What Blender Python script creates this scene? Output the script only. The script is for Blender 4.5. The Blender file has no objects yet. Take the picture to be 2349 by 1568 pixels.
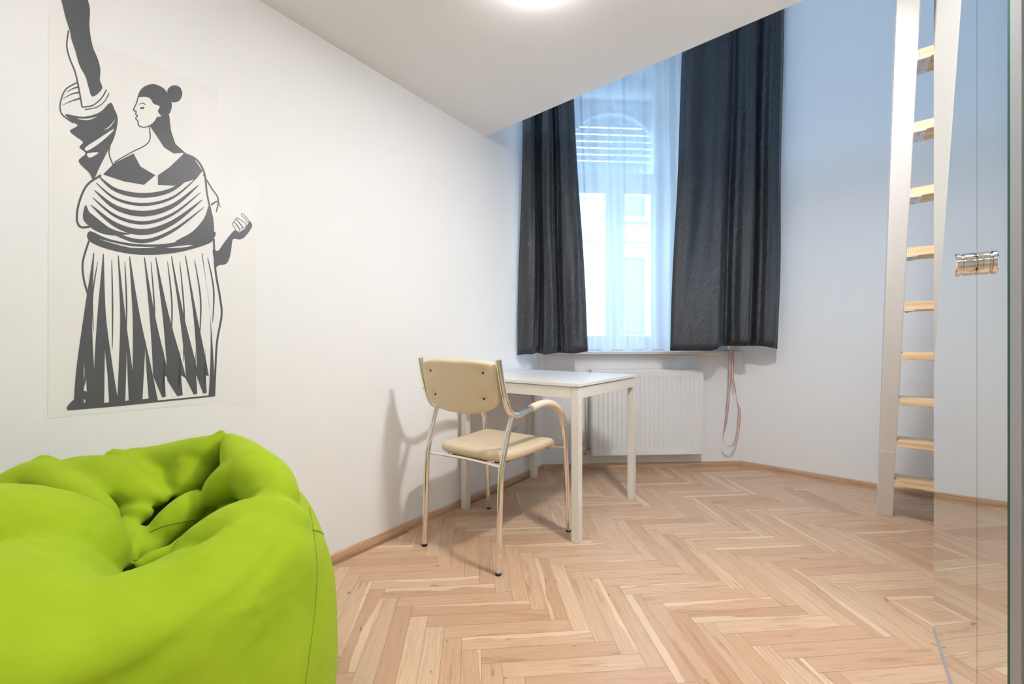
import bpy, bmesh, math, random
from mathutils import Vector, Matrix
random.seed(7)
PI = math.pi
sc = bpy.context.scene
# ------------------------------------------------------------------ camera
F = 984.0; CX = 1174.5; HY = 788.0; H = 0.925        # focal length (px), centre, horizon, eye height
cam_d = bpy.data.cameras.new('camera'); cam = bpy.data.objects.new('camera', cam_d)
sc.collection.objects.link(cam)
cam.location = (0, 0, H); cam.rotation_euler = (PI/2, 0, 0)
cam_d.sensor_width = 36; cam_d.lens = 36*F/2349; cam_d.shift_y = (HY-784)/2349
cam_d.clip_start = 0.02
sc.camera = cam
# ------------------------------------------------------------------ world, exposure
w = bpy.data.worlds.new('sky'); sc.world = w; w.use_nodes = True
bg = w.node_tree.nodes['Background']
bg.inputs[0].default_value = (0.45, 0.70, 1.0, 1); bg.inputs[1].default_value = 15.2
vs = sc.view_settings
vs.view_transform = 'Standard'; vs.look = 'None'; vs.gamma = 1; vs.use_curve_mapping = False
vs.exposure = 0.19
LAMP_COL = (1.0, 0.985, 0.975)
LAMP_EMIT = (28.0, 325.0, 66.0, 8.0)      # two nearest the window, two behind the camera

# ------------------------------------------------------------------ helpers
def px2(px, d): return ((px-CX)/F*d, d)
def at_floor(px, py, z=0.0):
    d = F*(H-z)/(py-HY); return Vector(((px-CX)/F*d, d, z))
def on_plane(px, py, p0, dr):
    """hit of the pixel ray with the vertical plane through p0 (2D) along dr (2D)"""
    k = (px-CX)/F; nx, ny = -dr[1], dr[0]
    d = (p0[0]*nx+p0[1]*ny)/(k*nx+ny)
    return Vector((k*d, d, H-(py-HY)/F*d))
def lin(c):
    return tuple((v/255/12.92) if v/255 <= .04045 else ((v/255+.055)/1.055)**2.4 for v in c)

def link(name, me, m=None, parent=None, smooth=False):
    o = bpy.data.objects.new(name, me); sc.collection.objects.link(o)
    if m is not None: me.materials.append(m)
    if parent is not None: o.parent = parent
    if smooth:
        for p in me.polygons: p.use_smooth = True
    return o
def obj(name, bm, m=None, parent=None, smooth=False, recalc=True):
    if recalc: bmesh.ops.recalc_face_normals(bm, faces=bm.faces)
    me = bpy.data.meshes.new(name); bm.to_mesh(me); bm.free()
    return link(name, me, m, parent, smooth)
def tag(o, label=None, cat=None, group=None, kind=None):
    if label: o['label'] = label
    if cat: o['category'] = cat
    if group: o['group'] = group
    if kind: o['kind'] = kind
    return o
def empty(name, loc=(0, 0, 0), rot=(0, 0, 0)):
    o = bpy.data.objects.new(name, None); sc.collection.objects.link(o)
    o.location = loc; o.rotation_euler = rot; o.empty_display_size = .1
    return o
def box(bm, x0, x1, y0, y1, z0, z1, bev=0.0, fr=None, seg=2):
    """box, optional bevel, optional frame (origin, ex, ey, ez)"""
    vs_ = [Vector((x, y, z)) for z in (z0, z1) for (x, y) in ((x0, y0), (x1, y0), (x1, y1), (x0, y1))]
    if fr: vs_ = [fr[0]+fr[1]*v.x+fr[2]*v.y+fr[3]*v.z for v in vs_]
    v = [bm.verts.new(c) for c in vs_]
    fs = [bm.faces.new([v[i] for i in q]) for q in ((3, 2, 1, 0), (4, 5, 6, 7), (0, 1, 5, 4), (1, 2, 6, 5), (2, 3, 7, 6), (3, 0, 4, 7))]
    if bev:
        es = {e for f in fs for e in f.edges}
        bmesh.ops.bevel(bm, geom=list(es), offset=bev, segments=seg, affect='EDGES', profile=.5)
    return bm
def prism(bm, pts, z0, z1):
    lo = [bm.verts.new((p[0], p[1], z0)) for p in pts]; hi = [bm.verts.new((p[0], p[1], z1)) for p in pts]
    n = len(pts)
    bm.faces.new(lo[::-1]); bm.faces.new(hi)
    for i in range(n): bm.faces.new((lo[i], lo[(i+1) % n], hi[(i+1) % n], hi[i]))
    return bm
def catmull(pts, n=8, closed=False):
    pts = [Vector(p) for p in pts]; N = len(pts); out = []
    rng = N if closed else N-1
    for i in range(rng):
        if closed: p0, p1, p2, p3 = pts[i-1], pts[i], pts[(i+1) % N], pts[(i+2) % N]
        else: p0, p1, p2, p3 = pts[max(i-1, 0)], pts[i], pts[i+1], pts[min(i+2, N-1)]
        for k in range(n):
            t = k/n
            out.append(.5*((2*p1)+(p2-p0)*t+(2*p0-5*p1+4*p2-p3)*t*t+(3*p1-p0-3*p2+p3)*t**3))
    if not closed: out.append(pts[-1].copy())
    return out
def tube(bm, pts, r, seg=16, cap=True, rr=None, ref=Vector((0, 0, 1))):
    """sweep a circle (or ellipse rr=(a,b)) along pts with parallel transport"""
    pts = [Vector(p) for p in pts]; n = len(pts); rings = []
    t0 = (pts[1]-pts[0]).normalized()
    u = ref.cross(t0)
    if u.length < 1e-3: u = Vector((1, 0, 0)).cross(t0)
    u.normalize()
    for i in range(n):
        t = (pts[min(i+1, n-1)]-pts[max(i-1, 0)]).normalized()
        u = (u-t*u.dot(t)).normalized(); v = t.cross(u)
        R = r[i] if isinstance(r, (list, tuple)) else r
        a, b = rr if rr else (1, 1)
        rings.append([bm.verts.new(pts[i]+u*math.cos(2*PI*k/seg)*R*a+v*math.sin(2*PI*k/seg)*R*b) for k in range(seg)])
    for i in range(n-1):
        for k in range(seg):
            bm.faces.new((rings[i][k], rings[i][(k+1) % seg], rings[i+1][(k+1) % seg], rings[i+1][k]))
    if cap:
        bm.faces.new(rings[0][::-1]); bm.faces.new(rings[-1])
    return bm
def lathe(bm, prof, fr, seg=24):
    """revolve (r,h) profile about fr[3] axis at fr[0]"""
    rings = []
    for r, h in prof:
        rings.append([bm.verts.new(fr[0]+fr[1]*math.cos(2*PI*k/seg)*r+fr[2]*math.sin(2*PI*k/seg)*r+fr[3]*h) for k in range(seg)])
    for i in range(len(rings)-1):
        for k in range(seg):
            bm.faces.new((rings[i][k], rings[i][(k+1) % seg], rings[i+1][(k+1) % seg], rings[i+1][k]))
    bm.faces.new(rings[0][::-1]); bm.faces.new(rings[-1])
    return bm
def autosmooth(o, ang=35):
    me = o.data
    for p in me.polygons: p.use_smooth = True
    bm = bmesh.new(); bm.from_mesh(me)
    for e in bm.edges:
        if len(e.link_faces) == 2 and e.calc_face_angle(0) > math.radians(ang): e.smooth = False
    bm.to_mesh(me); bm.free()
    return o

# ------------------------------------------------------------------ materials
def mat(name, col, rough=.5, metal=0, spec=.5, sheen=0, coat=0, **kw):
    m = bpy.data.materials.new(name); m.use_nodes = True
    b = m.node_tree.nodes['Principled BSDF']
    b.inputs['Base Color'].default_value = (*col, 1)
    b.inputs['Roughness'].default_value = rough; b.inputs['Metallic'].default_value = metal
    b.inputs['Specular IOR Level'].default_value = spec
    b.inputs['Sheen Weight'].default_value = sheen; b.inputs['Coat Weight'].default_value = coat
    return m
def N(m, t, **props):
    n = m.node_tree.nodes.new(t)
    for k, v in props.items(): setattr(n, k, v)
    return n
def L(m, a, b): m.node_tree.links.new(a, b)
def P(m): return m.node_tree.nodes['Principled BSDF']
def texco(m, out='Object', scale=(1, 1, 1), rot=(0, 0, 0)):
    t = N(m, 'ShaderNodeTexCoord'); mp = N(m, 'ShaderNodeMapping')
    mp.inputs['Scale'].default_value = scale; mp.inputs['Rotation'].default_value = rot
    L(m, t.outputs[out], mp.inputs[0]); return mp.outputs[0]
def noise(m, vec, scale, detail=3, rough=.5, dist=0):
    n = N(m, 'ShaderNodeTexNoise'); n.inputs['Scale'].default_value = scale
    n.inputs['Detail'].default_value = detail; n.inputs['Roughness'].default_value = rough
    n.inputs['Distortion'].default_value = dist
    L(m, vec, n.inputs['Vector']); return n.outputs[0]
def ramp(m, fac, stops):
    r = N(m, 'ShaderNodeValToRGB'); e = r.color_ramp.elements
    while len(e) < len(stops): e.new(.5)
    for i, (p, c) in enumerate(stops):
        e[i].position = p; e[i].color = (*c, 1) if len(c) == 3 else c
    L(m, fac, r.inputs[0]); return r.outputs[0]
def bump(m, h, strength=.2, dist=.01):
    b = N(m, 'ShaderNodeBump'); b.inputs['Strength'].default_value = strength
    b.inputs['Distance'].default_value = dist; L(m, h, b.inputs['Height'])
    L(m, b.outputs[0], P(m).inputs['Normal']); return b
def math_(m, op, a, b=None, clamp=False):
    n = N(m, 'ShaderNodeMath', operation=op); n.use_clamp = clamp
    for i, v in enumerate((a, b)):
        if v is None: continue
        if isinstance(v, (int, float)): n.inputs[i].default_value = v
        else: L(m, v, n.inputs[i])
    return n.outputs[0]
def mixc(m, fac, a, b):
    n = N(m, 'ShaderNodeMix', data_type='RGBA')
    for i, v in ((0, fac), (6, a), (7, b)):
        if isinstance(v, (int, float)): n.inputs[i].default_value = v
        elif isinstance(v, tuple): n.inputs[i].default_value = (*v, 1)
        else: L(m, v, n.inputs[i])
    return n.outputs[2]

M = {}
m = M['wall'] = mat('wall_paint', (.89, .89, .89), .7, spec=.25)
v = texco(m); n1 = noise(m, v, 60, 4); n2 = noise(m, v, 3, 2)
bump(m, math_(m, 'ADD', n1, math_(m, 'MULTIPLY', n2, 1.5)), .05, .004)
m = M['ceil'] = mat('ceiling_paint', (.90, .90, .90), .8, spec=.2)
bump(m, noise(m, texco(m), 80, 3), .04, .003)
# oak parquet: the UV map 'plank' is metres along / across one plank, 'seed' two random numbers of the plank
m = M['floor'] = mat('oak_parquet', (.6, .4, .25), .38, spec=.45)
uv = N(m, 'ShaderNodeUVMap', uv_map='plank'); sd = N(m, 'ShaderNodeUVMap', uv_map='seed')
su = N(m, 'ShaderNodeSeparateXYZ'); L(m, uv.outputs[0], su.inputs[0])
ss = N(m, 'ShaderNodeSeparateXYZ'); L(m, sd.outputs[0], ss.inputs[0])
U, V_, R1, R2 = su.outputs[0], su.outputs[1], ss.outputs[0], ss.outputs[1]
cb = N(m, 'ShaderNodeCombineXYZ')
L(m, math_(m, 'ADD', U, math_(m, 'MULTIPLY', R1, 31)), cb.inputs[0])
L(m, math_(m, 'ADD', V_, math_(m, 'MULTIPLY', R2, 17)), cb.inputs[1])
def mapv(sc_):
    mp = N(m, 'ShaderNodeMapping'); mp.inputs['Scale'].default_value = sc_; L(m, cb.outputs[0], mp.inputs[0]); return mp.outputs[0]
fine = noise(m, mapv((6, 260, 1)), 1, 5, .6)
rings = noise(m, mapv((1.6, 22, 1)), 1, 2, .5, .6)
wv = math_(m, 'FRACT', math_(m, 'MULTIPLY', rings, 9))
wv = math_(m, 'ABSOLUTE', math_(m, 'SUBTRACT', wv, .5))
knot = noise(m, mapv((13, 34, 1)), 1, 2, .5)
stain = noise(m, mapv((3.5, 24, 1)), 1, 3, .6)
base = ramp(m, R1, [(0, lin((196, 158, 128))), (.3, lin((210, 174, 143))), (.6, lin((220, 186, 154))), (.85, lin((212, 181, 150))), (1, lin((230, 200, 167)))])
base = mixc(m, math_(m, 'MULTIPLY', math_(m, 'SUBTRACT', .5, wv), .42), base, lin((178, 136, 102)))
base = mixc(m, ramp(m, fine, [(.42, (0, 0, 0)), (.75, (.55, .55, .55))]), base, lin((172, 132, 99)))
base = mixc(m, ramp(m, stain, [(.56, (0, 0, 0)), (.74, (.6, .6, .6))]), base, lin((150, 112, 82)))
base = mixc(m, ramp(m, knot, [(.70, (0, 0, 0)), (.77, (.75, .75, .75))]), base, lin((112, 78, 54)))
sapn = noise(m, mapv((2.2, 7, 1)), 1, 3)
sapedge = math_(m, 'ADD', V_, math_(m, 'MULTIPLY', math_(m, 'SUBTRACT', sapn, .5), .11))
sap = math_(m, 'MULTIPLY', math_(m, 'GREATER_THAN', sapedge, math_(m, 'ADD', .040, math_(m, 'MULTIPLY', R1, .018))), math_(m, 'GREATER_THAN', R2, .66))
base = mixc(m, math_(m, 'MULTIPLY', sap, .5), base, lin((242, 218, 186)))
PW, PL = .0590, .413
gv = math_(m, 'MINIMUM', V_, math_(m, 'SUBTRACT', PW, V_)); gu = math_(m, 'MINIMUM', U, math_(m, 'SUBTRACT', PL, U))
gap = math_(m, 'LESS_THAN', math_(m, 'MINIMUM', gv, gu), .0007)
base = mixc(m, math_(m, 'MULTIPLY', gap, .7), base, lin((120, 86, 60)))
L(m, base, P(m).inputs['Base Color'])
L(m, ramp(m, fine, [(0, (.27, .27, .27)), (1, (.40, .40, .40))]), P(m).inputs['Roughness'])
bump(m, math_(m, 'SUBTRACT', math_(m, 'MULTIPLY', fine, -.4), gap), .12, .001)

m = M['oak_trim'] = mat('oak_trim', (.5, .33, .2), .45)
v = texco(m, 'UV', (1, 1, 1)); n = noise(m, texco(m, 'UV', (4, 90, 1)), 1, 4, .6)
L(m, ramp(m, n, [(.3, lin((176, 137, 106))), (.7, lin((212, 176, 142)))]), P(m).inputs['Base Color'])
m = M['pine'] = mat('pine_wood', (.75, .52, .32), .5)
n = noise(m, texco(m, 'Object', (2.5, 40, 55)), 1, 3, .5, .4)
k = noise(m, texco(m, 'Object', (10, 22, 22)), 1, 1)
c = ramp(m, n, [(.3, lin((214, 178, 138))), (.55, lin((235, 205, 165))), (.75, lin((243, 218, 184)))])
c = mixc(m, ramp(m, k, [(.76, (0, 0, 0)), (.82, (.8, .8, .8))]), c, lin((140, 96, 62)))
L(m, c, P(m).inputs['Base Color'])
M['white_gloss'] = mat('white_lacquer', (.82, .815, .80), .32)
M['cream_metal'] = mat('cream_white_steel', (.80, .775, .72), .4)
M['rad'] = mat('radiator_enamel', (.80, .795, .78), .35)
M['pipe'] = mat('painted_pipe', (.78, .78, .77), .4)
M['white_paint'] = mat('white_paint', (.80, .79, .77), .5)
m = M['stile'] = mat('stile_paint', (.80, .785, .765), .5)
bump(m, noise(m, texco(m, 'Object', (3, 3, 12)), 10, 3), .06, .004)
M['chrome'] = mat('chrome', (.86, .85, .83), .06, 1)
M['steel'] = mat('brushed_steel', (.62, .62, .62), .3, 1)
M['nickel'] = mat('nickel', (.7, .68, .63), .22, 1)
M['brass'] = mat('brass', (.55, .38, .22), .3, 1)
M['black_rubber'] = mat('black_rubber', (.012, .012, .012), .6)
M['dark'] = mat('dark_plastic', (.02, .02, .022), .5)
m = M['leather'] = mat('cream_leatherette', lin((222, 203, 172)), .42, spec=.45)
vn = N(m, 'ShaderNodeTexVoronoi'); vn.inputs['Scale'].default_value = 420; L(m, texco(m), vn.inputs['Vector'])
bump(m, math_(m, 'ADD', vn.outputs[0], math_(m, 'MULTIPLY', noise(m, texco(m), 14, 3), 3)), .12, .0025)
M['pad'] = mat('cream_armrest_vinyl', lin((226, 208, 184)), .45)
m = M['bag'] = mat('green_canvas', lin((148, 176, 24)), .85, spec=.2, sheen=.25)
P(m).inputs['Sheen Tint'].default_value = (*lin((215, 235, 120)), 1)
v = texco(m); wn = noise(m, texco(m, 'Object', (1, 1, 1.6)), 6, 2.5, .5, .6); fn = noise(m, v, 500, 2)
L(m, ramp(m, noise(m, v, 9, 3), [(.3, lin((144, 169, 22))), (.7, lin((154, 179, 32)))]), P(m).inputs['Base Color'])
bump(m, math_(m, 'ADD', math_(m, 'MULTIPLY', wn, 1.0), math_(m, 'MULTIPLY', fn, .012)), .32, .03)
M['bag_seam'] = mat('green_thread', lin((112, 140, 18)), .8)
m = M['curtain'] = mat('charcoal_curtain_satin', (.013, .015, .020), .42, spec=.7, sheen=.05)
v0 = texco(m, 'UV', (1, 1, 1), (0, 0, -.75)); mp_ = N(m, 'ShaderNodeMapping'); mp_.inputs['Scale'].default_value = (26, 110, 1); L(m, v0, mp_.inputs[0]); v = mp_.outputs[0]
n = noise(m, v, 1, 3, .6, .5)
L(m, ramp(m, n, [(.38, (.007, .009, .013)), (.66, (.026, .030, .040))]), P(m).inputs['Base Color'])
L(m, ramp(m, n, [(.3, (.50, .50, .50)), (.7, (.30, .30, .30))]), P(m).inputs['Roughness'])
bump(m, n, .5, .014)
m = M['sheer'] = bpy.data.materials.new('sheer_voile'); m.use_nodes = True
nt = m.node_tree; nt.nodes.remove(P(m)); out = nt.nodes['Material Output']
tr = N(m, 'ShaderNodeBsdfTransparent'); tr.inputs[0].default_value = (1, 1, 1, 1)
tl = N(m, 'ShaderNodeBsdfTranslucent'); tl.inputs[0].default_value = (.92, .94, .97, 1)
df = N(m, 'ShaderNodeBsdfDiffuse'); df.inputs[0].default_value = (.86, .88, .9, 1)
a = N(m, 'ShaderNodeMixShader'); a.inputs[0].default_value = .3; L(m, tl.outputs[0], a.inputs[1]); L(m, df.outputs[0], a.inputs[2])
b = N(m, 'ShaderNodeMixShader'); b.inputs[0].default_value = .62; L(m, tr.outputs[0], b.inputs[1]); L(m, a.outputs[0], b.inputs[2])
L(m, b.outputs[0], out.inputs[0])
m = M['glass'] = bpy.data.materials.new('window_glass'); m.use_nodes = True
nt = m.node_tree; nt.nodes.remove(P(m)); out = nt.nodes['Material Output']
tr = N(m, 'ShaderNodeBsdfTransparent'); tr.inputs[0].default_value = (.93, .96, .97, 1)
gl = N(m, 'ShaderNodeBsdfGlossy'); gl.inputs['Roughness'].default_value = .02
b = N(m, 'ShaderNodeMixShader'); b.inputs[0].default_value = .06; L(m, tr.outputs[0], b.inputs[1]); L(m, gl.outputs[0], b.inputs[2]); L(m, b.outputs[0], out.inputs[0])
M['mirror'] = mat('mirror', (.80, .83, .82), .015, 1)
M['glass_edge'] = mat('green_glass_edge', lin((40, 78, 66)), .6, spec=.1)
M['grey_profile'] = mat('grey_profile', (.27, .27, .268), .5)
M['alu'] = mat('aluminium', (.66, .67, .70), .35, .8)
m = M['decal'] = mat('dark_grey_vinyl', lin((84, 86, 90)), .38, spec=.5)
bump(m, noise(m, texco(m), 12, 3), .08, .004)
m = M['film'] = mat('clear_transfer_film', (.865, .86, .84), .42, spec=.4)
M['strap_band'] = mat('cream_webbing', lin((214, 196, 184)), .8)
M['strap_red'] = mat('red_webbing_edge', lin((178, 100, 92)), .8)
M['shutter'] = mat('roller_shutter', (.55, .57, .58), .5)
for i_ in range(4):
    m = M['opal%d' % i_] = bpy.data.materials.new('opal_lamp'); m.use_nodes = True
    P(m).inputs['Base Color'].default_value = (.9, .9, .9, 1)
    P(m).inputs['Emission Color'].default_value = (*LAMP_COL, 1); P(m).inputs['Emission Strength'].default_value = LAMP_EMIT[i_]
M['opal_rim'] = m = bpy.data.materials.new('opal_rim'); m.use_nodes = True
P(m).inputs['Emission Color'].default_value = (*LAMP_COL, 1); P(m).inputs['Emission Strength'].default_value = 34
M['stucco'] = mat('pale_stucco', (.42, .41, .39), .8)
M['stucco2'] = mat('grey_stucco', (.30, .29, .28), .8)
M['farglass'] = mat('far_window_glass', (.10, .12, .14), .1)
M['socket'] = mat('white_plastic', (.82, .82, .81), .3)

# ------------------------------------------------------------------ room plan
TL = .735; CL = -2.1027                 # left wall: x = TL*d + CL
u = Vector((TL, 1)).normalized(); nrm = Vector((u.y, -u.x))
def wl(d): return Vector((TL*d+CL, d))
a_w = Vector((.998, .0641)).normalized(); n_w = Vector((-a_w.y, a_w.x))   # window wall: along, outward
Wp = Vector((.2104, 3.1724))
def isect(p, r, q, s):
    den = r.x*s.y-r.y*s.x; t = ((q.x-p.x)*s.y-(q.y-p.y)*s.x)/den; return p+r*t
C_wl = isect(Wp, a_w, wl(0), u)                       # left wall / window wall
r_r = Vector((1.11, -1)).normalized(); Rp = Vector((5.383-1.11*3.0, 3.0))
C_wr = isect(Wp, a_w, Rp, r_r)                        # window wall / ladder wall
nn = nrm
foot = -nn*(nn.dot(-wl(0)))                           # foot of the camera on the left wall
sd_ = .86
C_bl = foot-u*1.9; C_br = nn*sd_-u*1.9
C_rs = isect(nn*sd_, u, Rp, r_r)
ROOM = [C_wl, C_wr, C_rs, C_br, C_bl]                 # clockwise seen from above
ZT = 3.75; T = .12
def wall_piece(name, p, q, extra=.0):
    d = (q-p).normalized(); no = Vector((-d.y, d.x)); c = sum(ROOM, Vector((0, 0)))/5
    if no.dot(c-p) > 0: no = -no
    bm = bmesh.new(); prism(bm, [p-d*extra, q+d*extra, q+d*extra+no*T, p-d*extra+no*T], -.02, ZT)
    return tag(obj(name, bm, M['wall']), kind='structure')
wall_piece('wall_left', C_bl, C_wl)
wall_piece('wall_ladder_side', C_wr, C_rs)
M['frame'] = mat('window_frame_paint', (.82, .83, .84), .4)
def portal(c, face, sx, sy):
    pd = bpy.data.lights.new('window_portal', 'AREA'); pd.shape = 'RECTANGLE'; pd.size = sx; pd.size_y = sy; pd.cycles.is_portal = True
    po = bpy.data.objects.new('window_portal', pd); sc.collection.objects.link(po)
    po.location = c; po.rotation_euler = Vector((face.x, face.y, 0)).to_track_quat('-Z', 'Y').to_euler()
def wall_open(name, wname, p, q, s0, s1, z0, z1):
    """wall from p to q with a framed window opening; the two windows made this way are unseen, added to bring in daylight"""
    d = (q-p); ln = d.length; d.normalize(); no = Vector((-d.y, d.x))
    if no.dot(sum(ROOM, Vector((0, 0)))/5-p) > 0: no = -no
    fr = (Vector((p.x, p.y, 0)), Vector((d.x, d.y, 0)), Vector((no.x, no.y, 0)), Vector((0, 0, 1)))
    bm = bmesh.new()
    box(bm, 0, ln, 0, T, -.02, z0, 0, fr); box(bm, 0, ln, 0, T, z1, ZT, 0, fr); box(bm, 0, s0, 0, T, z0, z1, 0, fr); box(bm, s1, ln, 0, T, z0, z1, 0, fr)
    tag(obj(name, bm, M['wall']), kind='structure')
    bm = bmesh.new(); mid = (s0+s1)/2
    for x0, x1, a0, a1 in ((s0, s1, z0, z0+.045), (s0, s1, z1-.045, z1), (s0, s0+.045, z0+.045, z1-.045), (s1-.045, s1, z0+.045, z1-.045), (mid-.02, mid+.02, z0+.045, z1-.045)):
        box(bm, x0, x1, .02, .07, a0, a1, .003, fr)
    tag(obj(wname, bm, M['frame']), kind='structure')
    c = p+d*mid+no*(T+.01); portal((c.x, c.y, (z0+z1)/2), -no, s1-s0, z1-z0)
# added, unseen windows for daylight: clerestory above the loft, side window behind the wardrobe
wall_open('wall_back', 'added_window_2', C_br, C_bl, .4, (C_bl-C_br).length-.4, 2.55, 3.32)
wall_open('wall_right', 'added_window_3', C_rs, C_br, .62, .98, 1.25, 1.75)
cen = sum(ROOM, Vector((0, 0)))/5
bm = bmesh.new(); prism(bm, [cen+(p-cen)*1.06 for p in ROOM], ZT, ZT+.1)
tag(obj('ceiling_upper', bm, M['ceil']), kind='structure')
# loft slab: its underside is the low ceiling of the room
LZ = 2.1945
e1 = Vector(px2(1114, F*(LZ-H)/(HY-312.5))); e2 = Vector(px2(1845, F*(LZ-H)/HY)); ed = (e2-e1).normalized()
E1 = isect(e1, ed, wl(0), u); E2 = isect(e1, ed, nn*sd_, u)
bm = bmesh.new(); prism(bm, [E1, E2, C_br, C_bl], LZ, LZ+.19)
tag(obj('ceiling', bm, M['ceil']), kind='structure')

# window wall with splayed reveal
def S(px, o): # distance along the window wall at depth o behind its face
    p = on_plane(px, HY, Wp+n_w*o, a_w); return (Vector((p.x, p.y))-C_wl).dot(a_w)
def zat(px, py, o): return on_plane(px, py, Wp+n_w*o, a_w).z
def WW(s, o): q = C_wl+a_w*s+n_w*o; return Vector((q.x, q.y))
wlen = (C_wr-C_wl).length
FO = .20                                              # frame plane
sA, sB = S(1262, 0), S(1606, 0); sa, sb = S(1292, FO), S(1530, FO)
so_a, so_b = S(1296, .36), S(1526, .36)
ZS = .872; ZH = 3.15
bm = bmesh.new()
prism(bm, [WW(-.12, 0), WW(sA, 0), WW(sa, FO), WW(so_a, .34), WW(so_a, .5), WW(-.12, .5)][::-1], -.02, ZT)
prism(bm, [WW(sB, 0), WW(wlen+.12, 0), WW(wlen+.12, .5), WW(so_b, .5), WW(so_b, .34), WW(sb, FO)][::-1], -.02, ZT)
inner = [WW(sA, 0), WW(sB, 0), WW(sb, FO), WW(so_b, .34), WW(so_b, .5), WW(so_a, .5), WW(so_a, .34), WW(sa, FO)][::-1]
prism(bm, inner, -.02, ZS-.03); prism(bm, inner, ZH, ZT)
tag(obj('wall_window', bm, M['wall']), kind='structure')

# ------------------------------------------------------------------ floor: herringbone planks clipped to the room
def clip(poly, room):
    c = cen
    for i in range(len(room)):
        p, q = room[i], room[(i+1) % len(room)]; d = q-p; no = Vector((-d.y, d.x))
        if no.dot(c-p) < 0: no = -no
        out = []
        for j in range(len(poly)):
            a_, b_ = poly[j], poly[(j+1) % len(poly)]
            da, db = no.dot(a_-p), no.dot(b_-p)
            if da >= 0: out.append(a_)
            if (da >= 0) != (db >= 0): out.append(a_+(b_-a_)*(da/(da-db)))
        poly = out
        if len(poly) < 3: return []
    return poly
# inset along the left wall for the narrow border strip
BW = .026
ROOM_F = [isect(wl(0)+nn*(BW+.012), u, Wp, a_w), C_wr, C_rs, C_br, isect(wl(0)+nn*(BW+.012), u, C_bl, nn)]
th = math.radians(5.1)
eA = Vector((math.cos(th), math.sin(th))); eB = Vector((-math.sin(th), math.cos(th)))
f0 = at_floor(946.9, 1389.7); O0 = Vector((f0.x, f0.y))-eB*PW
bm = bmesh.new(); l1 = bm.loops.layers.uv.new('plank'); l2 = bm.loops.layers.uv.new('seed')
def plank(org, dl, dw, cp=ROOM_F, ln=PL, wd=PW):
    quad = [org, org+dl*ln, org+dl*ln+dw*wd, org+dw*wd]
    po = clip(quad, cp)
    if not po: return
    try: f = bm.faces.new([bm.verts.new((p.x, p.y, 0)) for p in po])
    except ValueError: return
    s = (random.random(), random.random()); fl = random.random() < .5
    for lp in f.loops:
        q = Vector((lp.vert.co.x, lp.vert.co.y))-org
        lp[l1].uv = (q.dot(dl), (wd-q.dot(dw)) if fl else q.dot(dw)); lp[l2].uv = s
for i in range(-70, 71):
    for j in range(-14, 15):
        o_ = O0+(eA-eB)*PW*i+(eA*(PL+PW)+eB*(PL-PW))*j
        if (o_-cen).length > 4.2: continue
        plank(o_, eA, eB)
        plank(o_+eA*(PL+PW), eB, -eA)
# border strip: long narrow boards beside the left baseboard
q0 = C_bl+nn*.012; k = 0
while k*1.1 < 6:
    plank(q0+u*(k*1.1), u, nn, ROOM, 1.1, BW); k += 1
bmesh.ops.recalc_face_normals(bm, faces=bm.faces)
for f in bm.faces:
    if f.normal.z < 0: f.normal_flip()
fo = obj('floor', bm, M['floor'], recalc=False); tag(fo, kind='structure')
# structural slab under the boards, joined to the floor as one mesh
bm = bmesh.new(); bm.from_mesh(fo.data); prism(bm, [cen+(p-cen)*1.1 for p in ROOM], -.1, -.0015); bm.to_mesh(fo.data); bm.free()

def baseboard(name, p, q, inn):
    d = (q-p); ln = d.length; d.normalize()
    prof = [(0, 0), (.012, 0), (.012, .018), (.010, .021), (.010, .026), (.006, .033), (0, .034)]
    bm = bmesh.new(); uvl = bm.loops.layers.uv.new('UVMap'); A_, B_ = [], []
    for o_, z in prof:
        a0 = p+inn*o_+d*0; b0 = q+inn*o_
        A_.append(bm.verts.new((a0.x, a0.y, z))); B_.append(bm.verts.new((b0.x, b0.y, z)))
    for i in range(len(prof)):
        j = (i+1) % len(prof); f = bm.faces.new((A_[i], B_[i], B_[j], A_[j]))
        for lp, (uu, vv) in zip(f.loops, ((0, i*.01), (ln, i*.01), (ln, i*.01+.01), (0, i*.01+.01))): lp[uvl].uv = (uu, vv)
    bm.faces.new(A_); bm.faces.new(B_[::-1])
    tag(obj(name, bm, M['oak_trim']), kind='structure')
baseboard('baseboard_left', C_bl, C_wl, nn)
baseboard('baseboard_window', C_wl, C_wr, -n_w)
nr = Vector((-r_r.y, r_r.x)); nr = nr if nr.dot(cen-Rp) > 0 else -nr
baseboard('baseboard_ladder_side', C_wr, C_rs, nr)

# ------------------------------------------------------------------ window
wroot = empty('window_1', (0, 0, 0)); tag(wroot, kind='structure')
def wbox(bm, s0, s1, o0, o1, z0, z1, bev=.004):
    org = C_wl; fr = (Vector((org.x, org.y, 0)), Vector((a_w.x, a_w.y, 0)), Vector((n_w.x, n_w.y, 0)), Vector((0, 0, 1)))
    box(bm, s0, s1, o0, o1, z0, z1, bev, fr)
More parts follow.
